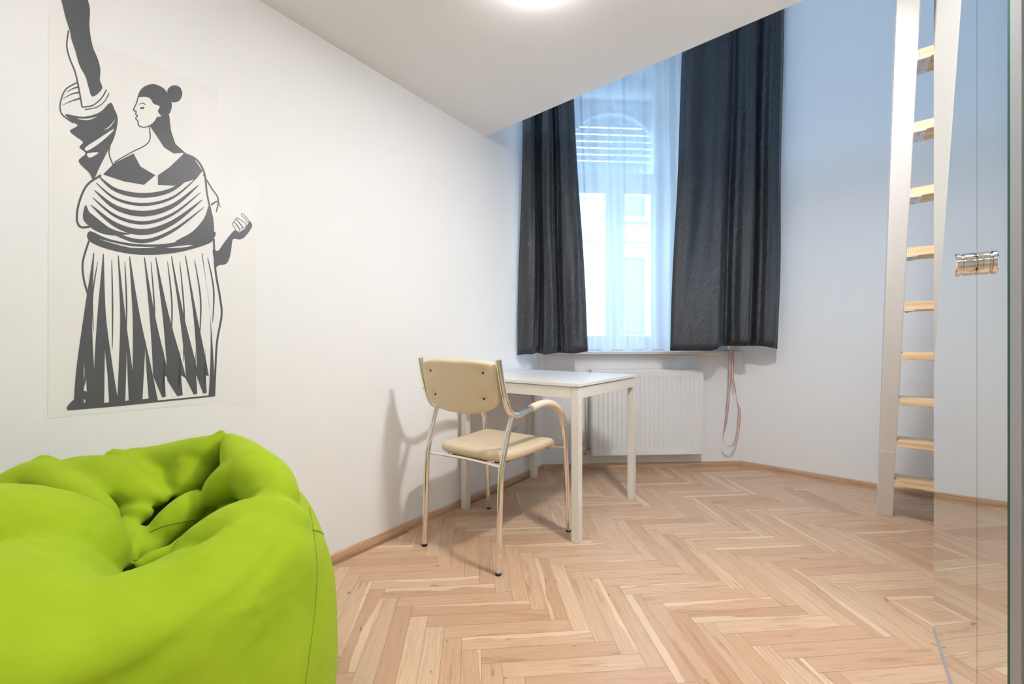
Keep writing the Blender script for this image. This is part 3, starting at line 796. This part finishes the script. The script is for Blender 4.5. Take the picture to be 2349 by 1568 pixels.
# ------------------------------------------------------------------ mirrored wardrobe
mu = Vector((.614, .789)).normalized(); mn = Vector((mu.y, -mu.x))       # along (away), into the wardrobe
mF = Vector((1.364, 1.387))
def mt(px): # distance back from the far edge at which the mirror plane meets this picture column
    p = on_plane(px, HY, mF, mu); return (mF-Vector((p.x, p.y))).dot(mu)
t_seam, t_end, t_ge, t_post = mt(2241), mt(2311), mt(2325), mt(2325)+.06
wd = empty('mirrored_wardrobe', (mF.x, mF.y, 0), (0, 0, math.atan2(-mu.y, -mu.x)))   # local x: toward the camera, y: out of the wardrobe? (see sign)
tag(wd, 'wardrobe with tall mirror doors along the right side of the room', 'wardrobe')
sgn = 1 if (Matrix.Rotation(math.atan2(-mu.y, -mu.x), 2) @ Vector((0, 1))).dot(mn) > 0 else -1
WZ = 2.13; dep = sd_-.005-(nn.dot(Vector((mF.x, mF.y))))
dep2 = .58
def wb(bm, x0, x1, y0, y1, z0, z1, bev=0): y0, y1 = sorted((sgn*y0, sgn*y1)); box(bm, x0, x1, y0, y1, z0, z1, bev)
depc = min(sd_-nn.dot(mF), sd_-nn.dot(mF-mu*t_post))-.02
bm = bmesh.new(); wb(bm, .004, t_post, .022, depc, 0, WZ, .002); obj('carcass', bm, M['white_paint'], wd)
def mdoor(x0, x1, ang):
    bm = bmesh.new(); y0, y1 = sorted((sgn*0, sgn*.006))
    box(bm, 0, x1-x0, y0, y1, .012, WZ)
    o = obj('mirror_door', bm, M['mirror'], wd); o.location = (x0, 0, 0); o.rotation_euler = (0, 0, ang)
    bm = bmesh.new(); wb(bm, .001, x1-x0-.001, .0065, .0215, .014, WZ-.002); obj('door_panel', bm, M['grey_profile'], o)
    return o
d1 = mdoor(0, t_seam-.0012, 0); d2 = mdoor(t_seam+.0012, t_end, 0)
bm = bmesh.new(); wb(bm, t_end, t_ge, 0, .006, .012, WZ); obj('glass_edge', bm, M['glass_edge'], wd)
bm = bmesh.new(); wb(bm, t_ge, t_post, -.004, .0215, 0, WZ, .001); obj('side_post', bm, M['grey_profile'], wd)
bm = bmesh.new(); wb(bm, 0, t_post, -.003, .02, 0, .0115, .001); obj('bottom_track', bm, M['alu'], wd)
kz = H+(HY-602)/F*on_plane(2241, HY, mF, mu).y
bm = bmesh.new()
lathe(bm, [(.0235, .0003), (.0245, .003), (.0245, .019), (.0225, .021), (.0225, .023), (.0255, .0245), (.0255, .030), (.0235, .032)], (Vector((t_seam-.020, 0, kz)), Vector((1, 0, 0)), Vector((0, 0, 1)), Vector((0, -sgn, 0))), 40)
kn = obj('handle', bm, M['chrome'], d1); autosmooth(kn, 30)

# ------------------------------------------------------------------ ceiling lamps under the loft
tip = Vector(px2(1217.5, F*(LZ-.04-H)/(HY-3.0)))
LS = .17
lc = tip-(u+ -nn)*0 - (u*LS/2) - (nn*0)
def lamp(i, c, label):
    r = empty('ceiling_lamp', (c.x, c.y, LZ), (0, 0, math.atan2(u.y, u.x)))
    tag(r, label, 'lamp', 'square ceiling lamps under the loft')
    hs = LS/2
    bm = bmesh.new(); box(bm, -hs+.012, hs-.012, -hs+.012, hs-.012, -.008, 0, .001); obj('base', bm, M['socket'], r)
    bm = bmesh.new(); box(bm, -hs, hs, -hs, hs, -.04, -.008, .004); df_ = obj('diffuser', bm, M['opal_rim'], r)
    bm = bmesh.new(); box(bm, -hs+.006, hs-.006, -hs+.006, hs-.006, -.0415, -.0402); obj('lens', bm, M['opal%d' % (i-1)], df_)
# farthest corner of the square points away from the camera
off = Matrix.Rotation(0, 2)
c1 = tip-(u*(LS/2)+(-nn)*(LS/2))
c1 = tip-(u-nn)*(LS/2)
lamp(1, c1, 'square white ceiling lamp under the loft, nearest the window')
lamp(2, c1+nn*.75+u*.22, 'unseen square white ceiling lamp added under the loft for light between the ladder and the table')  # added lamp, out of view, brightens ladder wall, floor and radiator
lamp(3, c1-u*1.25, 'square white ceiling lamp under the loft, above the beanbag')
lamp(4, c1+nn*.75-u*1.35, 'square white ceiling lamp under the loft, beside the wardrobe, farthest from the window')

# ------------------------------------------------------------------ wall decal (2D shapes on the left wall)
def wpx(px, py, o=.0): p = on_plane(px, py, wl(0)+nn*o, u); return p
d_org = wpx(345, 480)
def to2d(px, py):
    p = wpx(px, py); return ((Vector((p.x, p.y))-Vector((d_org.x, d_org.y))).dot(u), p.z-d_org.z)
def A_(x, y): return (100+x/3.137, y/3.136)
def B_(x, y): return (100+x/3.137, 480+y/3.136)
def fill_mesh(name, loops, m, parent, thick, smooth_=False):
    cu = bpy.data.curves.new(name, 'CURVE'); cu.dimensions = '2D'; cu.fill_mode = 'BOTH'; cu.extrude = thick/2
    for lp in loops:
        sp = cu.splines.new('POLY'); sp.points.add(len(lp)-1); sp.use_cyclic_u = True
        for i, p in enumerate(lp): q = to2d(*p); sp.points[i].co = (q[0], q[1], 0, 1)
    tmp = bpy.data.objects.new(name, cu); sc.collection.objects.link(tmp)
    dg = bpy.context.evaluated_depsgraph_get(); me = bpy.data.meshes.new_from_object(tmp.evaluated_get(dg)); me.name = name
    bpy.data.objects.remove(tmp); bpy.data.curves.remove(cu)
    me.materials.clear(); return link(name, me, m, parent)
def smooth_loop(lp, n=4): return [(p.x, p.y) for p in catmull([(x, y, 0) for x, y in lp], n, True)]
def stroke(pts, w0, w1=None, wm=None, n=6):
    """tapered stroke outline (pixels)"""
    c = catmull([(x, y, 0) for x, y in pts], n); m_ = len(c); w1 = w0 if w1 is None else w1
    Lf, Rt = [], []
    for i in range(m_):
        t = i/(m_-1); t_ = (c[min(i+1, m_-1)]-c[max(i-1, 0)]).normalized(); no = Vector((-t_.y, t_.x, 0))
        if wm is None: w_ = w0+(w1-w0)*t
        else: w_ = (w0*(1-t)+w1*t)*(1-4*t*(1-t))+wm*4*t*(1-t)
        w_ = max(w_, .25)/2
        Lf.append((c[i].x+no.x*w_, c[i].y+no.y*w_)); Rt.append((c[i].x-no.x*w_, c[i].y-no.y*w_))
    return Lf+Rt[::-1]
dec = empty('wall_decal', d_org+Vector((nn.x, nn.y, 0))*.0014, (PI/2, 0, math.atan2(u.y, u.x)))
tag(dec, 'dark grey wall decal of a draped standing figure with one arm raised', 'decal')
film = [(128, -140), (205, 92), (500, 204), (500, 404), (588, 427), (588, 914), (586, 934), (480, 926), (330, 938), (110, 959), (112, 60)]
fl = fill_mesh('backing_film', [film], M['film'], dec, .0006); fl.location = (0, 0, -.0008)
shapes = []   # (outer, holes)
cvA = lambda L_: [A_(x, y) for x, y in L_]
cvB = lambda L_: [B_(x, y) for x, y in L_]
def FA(L_, holes=()): shapes.append([cvA(L_)]+[cvA(h) for h in holes])
def FB(L_, holes=()): shapes.append([cvB(L_)]+[cvB(h) for h in holes])
def SA(L_, w0, w1=None, wm=None): shapes.append([stroke(cvA(L_), w0, w1, wm)])
def SB(L_, w0, w1=None, wm=None): shapes.append([stroke(cvB(L_), w0, w1, wm)])

def FP(L_, holes=()): shapes.append([list(L_)]+[list(h) for h in holes])
def FS(L_, holes=(), n=4): shapes.append([smooth_loop(L_, n)]+[smooth_loop(h, n) for h in holes])
def SP(L_, w0, w1=None, wm=None): shapes.append([stroke(L_, w0, w1, wm)])
# raised arm with an open hand
FS([(160, 72), (150, 40), (140, 0), (124, -50), (118, -76), (128, -74), (140, -46), (140, -86), (150, -88), (155, -50), (160, -92), (170, -92), (170, -50), (182, -80), (191, -76), (184, -40), (196, -14), (206, 20), (205, 62), (212, 105), (224, 135), (230, 160), (229, 184), (234, 204), (212, 222), (203, 200), (196, 176), (182, 150), (172, 115), (164, 92)])
SP([(157, 70), (153, 105), (160, 135), (172, 165), (180, 200), (188, 245)], 3.5)
# gathered sleeve falling back from the arm
SP([(176, 190), (150, 206), (138, 238), (142, 262), (168, 282)], 3.2)
for q in (((152, 212), (168, 203), (180, 200)), ((143, 228), (164, 216), (184, 212)), ((142, 242), (164, 232), (184, 226))): SP(q, .8, 4.5)
SP([(188, 246), (212, 242), (232, 226), (244, 206)], 3); SP([(194, 252), (222, 246), (240, 232), (250, 214)], 2.4)
FS([(150, 262), (190, 268), (228, 258), (252, 236), (262, 250), (270, 275), (262, 315), (246, 348), (228, 384), (214, 412), (204, 396), (180, 370), (196, 352), (182, 338), (190, 326), (172, 312), (160, 300), (178, 288), (164, 278)],
   [[(196, 338), (226, 318), (260, 296), (254, 306), (226, 330), (200, 346)], [(200, 352), (226, 350), (206, 362)], [(238, 298), (252, 292), (264, 274), (250, 290)], [(176, 272), (200, 276), (222, 268), (200, 272)]])
# head in profile: hair drawn into a bun, neck, dark bodice with an open neckline
FS([(316, 222), (326, 202), (350, 193), (374, 202), (386, 218), (394, 240), (388, 262), (374, 268), (362, 256), (366, 244), (352, 238), (344, 226), (330, 222)])
FS([(384, 206), (396, 196), (412, 200), (418, 216), (410, 232), (394, 234), (386, 222)])
SP([(317, 220), (313, 236), (306, 252), (312, 256), (311, 262), (315, 266), (311, 272), (316, 278), (318, 288), (332, 292), (350, 284), (362, 268)], 2.6)
SP([(318, 240), (326, 237), (334, 240)], 1, 2.2); FP([(320, 247), (331, 245), (330, 250), (323, 251)])
FP([(344, 290), (364, 268), (388, 264), (392, 300), (402, 330), (424, 350), (398, 352), (376, 338), (362, 316)])
SP([(342, 290), (344, 318), (332, 334), (300, 350), (262, 372)], 2.6); SP([(264, 290), (256, 320), (250, 352), (262, 384)], 3, 3)
FP([(262, 374), (306, 352), (322, 382), (356, 402), (330, 424), (284, 416), (236, 400)])
FP([(424, 350), (446, 366), (464, 392), (450, 410), (400, 426), (362, 424), (362, 402), (388, 384)])
SP([(420, 352), (450, 366), (468, 396), (474, 440), (480, 470), (488, 504)], 5, 3.5)
# wide shawl hanging across the front
SP([(232, 402), (200, 424), (182, 462), (176, 500), (184, 520), (206, 520)], 5)
for k, wm in enumerate((11, 7, 13, 8, 14, 9)):
    y = 412+k*17
    SP([(224-k*4, y-10), (266, y+24+k*3), (330, y+36+k*4), (396, y+22+k*2), (448+k*4, y-22)], 1.2, 1.2, wm)
FS([(206, 520), (190, 500), (196, 470), (206, 488), (232, 512), (270, 530), (300, 536), (262, 540), (230, 534)])
FS([(400, 556), (440, 532), (468, 500), (480, 470), (490, 512), (488, 540), (470, 556), (440, 562)])
# sash
FS([(206, 530), (250, 548), (320, 560), (400, 556), (486, 530), (490, 548), (470, 562), (400, 580), (320, 584), (250, 572), (204, 552)], [[(226, 548), (300, 564), (360, 566), (300, 568)], [(380, 568), (440, 560), (470, 550), (430, 566)]])
# long skirt: outline and fans of folds that widen to the hem
SP([(204, 552), (190, 600), (192, 640), (204, 690), (200, 740), (192, 800), (196, 860), (184, 900), (156, 936)], 4.5)
SP([(490, 548), (494, 620), (504, 680), (508, 722), (498, 780), (494, 840), (491, 908)], 4.5)
def gore(x0, y0, x1, x2, bend, notch=0):
    """one dark fold from the sash to the hem"""
    yb = lambda x: 938-(x-156)*.094
    a1 = catmull([(x0, y0, 0), (x0+(x1-x0)*.3+bend, y0+(yb(x1)-y0)*.4, 0), (x0+(x1-x0)*.75+bend*.6, y0+(yb(x1)-y0)*.75, 0), (x1, yb(x1), 0)], 8)
    a2 = catmull([(x0+2, y0, 0), (x0+(x2-x0)*.3+bend*.7, y0+(yb(x2)-y0)*.4, 0), (x0+(x2-x0)*.7+bend*.5, y0+(yb(x2)-y0)*.75, 0), (x2, yb(x2), 0)], 8)
    hs = []
    if notch:
        xm = (x1+x2)/2; hs = [[(xm-1+bend*.3, 800), (xm+notch*.5, 860), (xm+notch, yb(xm)-8), (xm-notch*.6, yb(xm)-6)]]
    FP([(p.x, p.y) for p in a1]+[(p.x, p.y) for p in a2[::-1]], hs)
gore(214, 580, 168, 222, -8, 5); gore(236, 582, 214, 272, -6, 7); gore(270, 586, 268, 312, 6, 5); gore(296, 588, 302, 362, 6, 9); gore(330, 590, 352, 398, 6, 5)
gore(356, 590, 384, 438, 8, 8); gore(392, 588, 428, 466, 8, 5); gore(424, 586, 452, 486, 10, 5); gore(462, 580, 478, 491, 14)
for x, y0, y1, b_ in ((224, 600, 760, -12), (256, 596, 800, 2), (286, 600, 780, 4), (346, 600, 820, 8), (384, 600, 790, 10), (412, 600, 830, 10), (446, 596, 780, 14), (476, 590, 740, 14)):
    SP([(x, y0), (x+b_, (y0+y1)/2), (x+b_*.8, y1)], 1, .8, 3.4)
SP([(154, 939), (260, 930), (371, 919), (491, 907)], 4, 4)
FS([(154, 938), (162, 922), (184, 906), (196, 896), (206, 920), (190, 930)], [[(172, 928), (188, 914), (196, 920), (186, 928)]])
# lowered forearm with hand
SP([(466, 400), (484, 430), (500, 456), (496, 486)], 3.2, 3); SP([(484, 470), (498, 462), (506, 476)], 5, 1)
FS([(488, 572), (500, 575), (514, 556), (533, 532), (541, 528), (547, 533), (562, 523), (569, 513), (573, 507), (578, 518), (569, 534), (558, 546), (548, 549), (534, 549), (530, 573), (526, 592), (518, 605), (503, 608), (494, 612), (490, 592)])
for q in ([(541, 528), (535, 518), (533, 512), (539, 511), (549, 525), (546, 532)], [(549, 525), (539, 511), (537, 505), (544, 506), (556, 520), (553, 525)], [(556, 520), (544, 506), (541, 500), (550, 503), (565, 515), (562, 521)], [(563, 502), (555, 495), (554, 490), (561, 494), (571, 508), (567, 510)]):
    SP(q+[q[0]], 1.3)
# union of all strokes and fills, one part each kind of mark
me_all = bmesh.new()
for i, sh_ in enumerate(shapes):
    o = fill_mesh('mark', sh_, None, None, .0003+.000002*i)
    me_all.from_mesh(o.data); md_ = o.data; bpy.data.objects.remove(o); bpy.data.meshes.remove(md_)
me = bpy.data.meshes.new('figure'); me_all.to_mesh(me); me_all.free(); link('figure', me, M['decal'], dec)

# ------------------------------------------------------------------ bean bag
BC = Vector((-.79, .79)); PCt = Vector((-.80, .925))
# azimuth tables (deg, 0 = +x, 90 = away from the camera): crest height
cz = {-180: .640, -165: .640, -135: .645, -110: .655, -80: .655, -70: .645, -60: .622, -52: .600, -45: .586, -30: .580, -15: .590, 0: .605, 15: .622, 30: .640, 45: .655, 60: .668, 75: .684, 88: .690, 100: .676, 115: .668, 130: .664, 145: .660, 155: .640, 168: .630}
def tab(d_, a_):
    ks = sorted(d_); a_ = (a_+180) % 360-180
    kk = [ks[-2]-360, ks[-1]-360]+ks+[ks[0]+360, ks[1]+360]; vv = [d_[ks[-2]], d_[ks[-1]]]+[d_[k_] for k_ in ks]+[d_[ks[0]], d_[ks[1]]]
    for i in range(1, len(kk)-2):
        if kk[i] <= a_ <= kk[i+1]:
            t = (a_-kk[i])/(kk[i+1]-kk[i]); p0, p1, p2, p3 = vv[i-1:i+3]
            return .5*(2*p1+(p2-p0)*t+(2*p0-5*p1+4*p2-p3)*t*t+(3*p1-p0-3*p2+p3)*t**3)
def adiff(a_, b_): return (a_-b_+180) % 360-180
def sm(x, a_, b_): t = max(0, min(1, (x-a_)/(b_-a_))); return t*t*(3-2*t)
# folds: azimuth at the crest, depth, width (deg), outer start t, bend inwards, lobe swelling (left, right)
CR = [(82, .030, 6, .56, -.2, .1, .1), (-48, .030, 7, .66, 0, .0, .0), (-100, .03, 9, .55, 0, .2, .2), (-140, .03, 9, .55, 0, .2, .2)]
prof_b = [(0, .36, .0), (.06, .392, .02), (.14, .415, .10), (.24, .432, .22), (.34, .434, .34), (.44, .420, .45), (.53, .398, .54), (.61, .350, None), (.68, .285, None), (.76, .228, None), (.84, .160, None), (.92, .085, None), (1.0, .012, None)]
tsb = [p[0] for p in prof_b]
def bag(a_, t):
    cr0 = tab(cz, a_)-.050*sm(math.sin(math.radians(a_-12)), 0, .4); ca_, sa_ = math.cos(math.radians(a_)), math.sin(math.radians(a_))
    back = sm(sa_, -.3, .8)
    pts = []
    for (tt, r, z) in prof_b:
        if z is None:
            z = {.61: cr0-.022, .68: cr0, .76: cr0-.030-.060*back, .84: cr0-.075-.070*back, .92: .465, 1.0: .445}[tt]
        else: z = z*(1+.25*(cr0-.64)/.64*min(1, tt/.5))
        w_ = sm(tt, .58, .92)
        c = BC*(1-w_)+PCt*w_
        pts.append((c.x+r*ca_, c.y+r*sa_, z))
    i = max(j for j in range(len(tsb)) if tsb[j] <= t+1e-9); i = min(i, len(tsb)-2)
    s = (t-tsb[i])/(tsb[i+1]-tsb[i])
    P0, P1, P2, P3 = (Vector(pts[max(i-1, 0)]), Vector(pts[i]), Vector(pts[i+1]), Vector(pts[min(i+2, len(pts)-1)]))
    p = .5*((2*P1)+(P2-P0)*s+(2*P0-5*P1+4*P2-P3)*s*s+(3*P1-P0-3*P2+P3)*s**3)
    tg = (P2-P0)*(1-s)+(P3-P1)*s; tgt = Vector((-sa_, ca_, 0)); no = tgt.cross(tg)
    no = no.normalized() if no.length > 1e-6 else Vector((0, 0, 1))
    if t > .64: no = (no*.6+Vector((0, 0, .4))).normalized() if no.z > 0 else Vector((0, 0, 1))
    disp = 0
    for (ca, dp, wd_, st0, bend, sl_, sr_) in CR:
        da = adiff(a_, ca+bend*(t-.68)*100)
        env = sm(t, st0, st0+.16)*(1-sm(t, .93, 1.0))
        wd2 = wd_*(1+2.2*sm(t, .74, .95))
        x_ = da/wd2
        disp -= dp*env*math.exp(-(x_*x_+.02)**.62*1.5)
        disp += dp*env*(sl_ if x_ > 0 else sr_)*math.exp(-((abs(x_)-1.9)/1.1)**2)
    ar = math.radians(a_)
    ev = sm(t, .80, .88)*(1-sm(t, .96, 1.0))
    disp += ev*.012*(math.sin(5*ar+1.3+9*t)+.8*math.sin(8*ar-2+16*t)+.5*math.sin(13*ar+t*30))
    # dimple on the front right lobe
    dd = (adiff(a_, -14)/9)**2+((t-.74)/.030)**2
    disp -= .022*math.exp(-dd); disp += .010*math.exp(-((adiff(a_, -28)/8)**2+((t-.755)/.04)**2))
    lo_ = sm(t, 0, .14)*(1-sm(t, .52, .68))
    disp += lo_*(.005*math.sin(3*ar+7*t)+.0035*math.sin(2*ar-17*t+1)+.002*math.sin(6*ar+27*t))
    # long shallow drag folds under the front rim
    disp -= .008*math.exp(-((t-.50-.0010*adiff(a_, -45))/.022)**2)*math.exp(-(adiff(a_, -62)/30)**2)
    disp -= .006*math.exp(-((t-.56-.0016*adiff(a_, -10))/.016)**2)*math.exp(-(adiff(a_, -12)/20)**2)
    disp -= .010*math.exp(-((t-.075)/.018)**2)
    q = p+no*disp
    if t < .12: q.z = max(q.z, 0)
    return q
bag_o = empty('beanbag', (BC.x, BC.y, 0)); tag(bag_o, 'large lime green beanbag with a sunken creased top in the left foreground', 'beanbag')
def rel(p): return p-Vector((BC.x, BC.y, 0))
bm = bmesh.new(); NA, NT = 300, 130; R = []
for j in range(NT+1):
    R.append([bm.verts.new(rel(bag(i*360/NA-180, j/NT))) for i in range(NA)])
for j in range(NT):
    for i in range(NA): bm.faces.new((R[j][i], R[j][(i+1) % NA], R[j+1][(i+1) % NA], R[j+1][i]))
bm.faces.new(R[0][::-1]); bm.faces.new(R[-1])
def lobe(ch, sz=1.0):
    """one stuffed fold of the cloth: a chain of (px, py, depth, radius) blended into a tapering roll"""
    pts = [(*((Vector(((px-CX)/F*d, d, H-(py-HY)/F*d)))), r) for px, py, d, r in ch]
    P3 = catmull([p[:3] for p in pts], 12); RR = catmull([(p[3], 0, 0) for p in pts], 12)
    last = None
    for c, r in zip(P3, RR):
        r_ = max(r.x, .004)
        if last is not None and (c-last).length < r_*.2: continue
        last = c
        bmesh.ops.create_icosphere(bm, subdivisions=3, radius=r_, matrix=Matrix.Translation(rel(c)) @ Matrix.Diagonal((1, 1, sz, 1)))
# left pillow, left roll, the back folds, right folds, centre tufts
lobe([(-170, 1250, .70, .10), (-60, 1256, .72, .122), (60, 1270, .745, .12), (150, 1282, .765, .088), (200, 1280, .78, .062)], .85)
lobe([(-120, 1180, .90, .06), (0, 1142, .92, .046), (85, 1098, .95, .042), (170, 1134, .92, .036), (235, 1172, .89, .024), (262, 1200, .88, .012)])
lobe([(92, 1052, .97, .009), (104, 1064, .97, .020), (150, 1095, .96, .026)])
lobe([(120, 1096, 1.02, .034), (180, 1100, 1.02, .056), (260, 1112, 1.01, .064), (325, 1136, .99, .040), (375, 1142, .98, .014)])
lobe([(262, 1046, 1.08, .020), (318, 1066, 1.06, .024), (362, 1100, 1.03, .022), (390, 1124, 1.01, .012)])
lobe([(300, 1052, 1.11, .028), (360, 1060, 1.10, .044), (430, 1056, 1.09, .056), (478, 1038, 1.08, .044), (502, 1010, 1.08, .021), (508, 990, 1.08, .008)])
lobe([(445, 1076, 1.06, .046), (432, 1108, 1.03, .034), (416, 1132, 1.01, .014)])
lobe([(524, 1004, 1.06, .014), (546, 1038, 1.04, .038), (574, 1076, 1.00, .054), (612, 1112, .96, .056), (640, 1146, .92, .042)])
lobe([(560, 1084, .99, .048), (515, 1114, .98, .040), (484, 1140, .97, .022)])
lobe([(664, 1206, .88, .040), (615, 1206, .86, .058), (556, 1216, .84, .058), (490, 1238, .82, .046), (430, 1262, .80, .028)])
lobe([(452, 1132, .99, .012), (430, 1166, .96, .034), (392, 1200, .93, .034), (362, 1232, .91, .026), (345, 1264, .88, .016)])
lobe([(286, 1182, .95, .018), (318, 1180, .94, .021), (340, 1174, .94, .012)])
lobe([(262, 1196, .90, .012), (260, 1232, .87, .018), (262, 1272, .84, .014)])
lobe([(288, 1204, .92, .018), (304, 1232, .89, .021), (308, 1262, .86, .017), (290, 1290, .83, .012)])
lobe([(338, 1216, .92, .010), (332, 1250, .89, .014), (318, 1284, .86, .012)])
lobe([(384, 1268, .86, .015), (345, 1282, .84, .016), (322, 1296, .82, .010)])
lobe([(410, 1250, .87, .014), (440, 1232, .89, .016), (470, 1212, .90, .012)])
rm = bpy.data.meshes.new('cover'); bmesh.ops.recalc_face_normals(bm, faces=bm.faces); bm.to_mesh(rm); bm.free()
tmp = bpy.data.objects.new('cover', rm); sc.collection.objects.link(tmp)
md = tmp.modifiers.new('m', 'REMESH'); md.mode = 'VOXEL'; md.voxel_size = .0058
md2 = tmp.modifiers.new('s', 'SMOOTH'); md2.factor = .5; md2.iterations = 7
me = bpy.data.meshes.new_from_object(tmp.evaluated_get(bpy.context.evaluated_depsgraph_get())); bpy.data.objects.remove(tmp)
me.materials.clear(); me.name = 'cover'; cover = link('cover', me, M['bag'], bag_o, True)
from mathutils.bvhtree import BVHTree
bv = BVHTree.FromPolygons([v.co for v in me.vertices], [p.vertices for p in me.polygons])
def seam(pxs, r=.0011):
    org = Vector((0, 0, H)); pts = []
    for q in catmull([(x, y, 0) for x, y in pxs], 10):
        d_ = Vector(((q.x-CX)/F, 1, -(q.y-HY)/F)).normalized(); h_, n_, _, _ = bv.ray_cast(org-Vector((BC.x, BC.y, 0)), d_)
        if h_: pts.append(h_+n_*.0003)
    if len(pts) > 3:
        bm = bmesh.new(); tube(bm, pts, r, 6); obj('seam', bm, M['bag_seam'], bag_o, True)
seam([(709, 1166), (716, 1200), (724, 1260), (727, 1320), (722, 1400), (712, 1480), (700, 1567)])
seam([(716, 1215), (735, 1220), (748, 1232), (762, 1240)])
seam([(345, 1220), (370, 1208), (400, 1200), (450, 1190)])
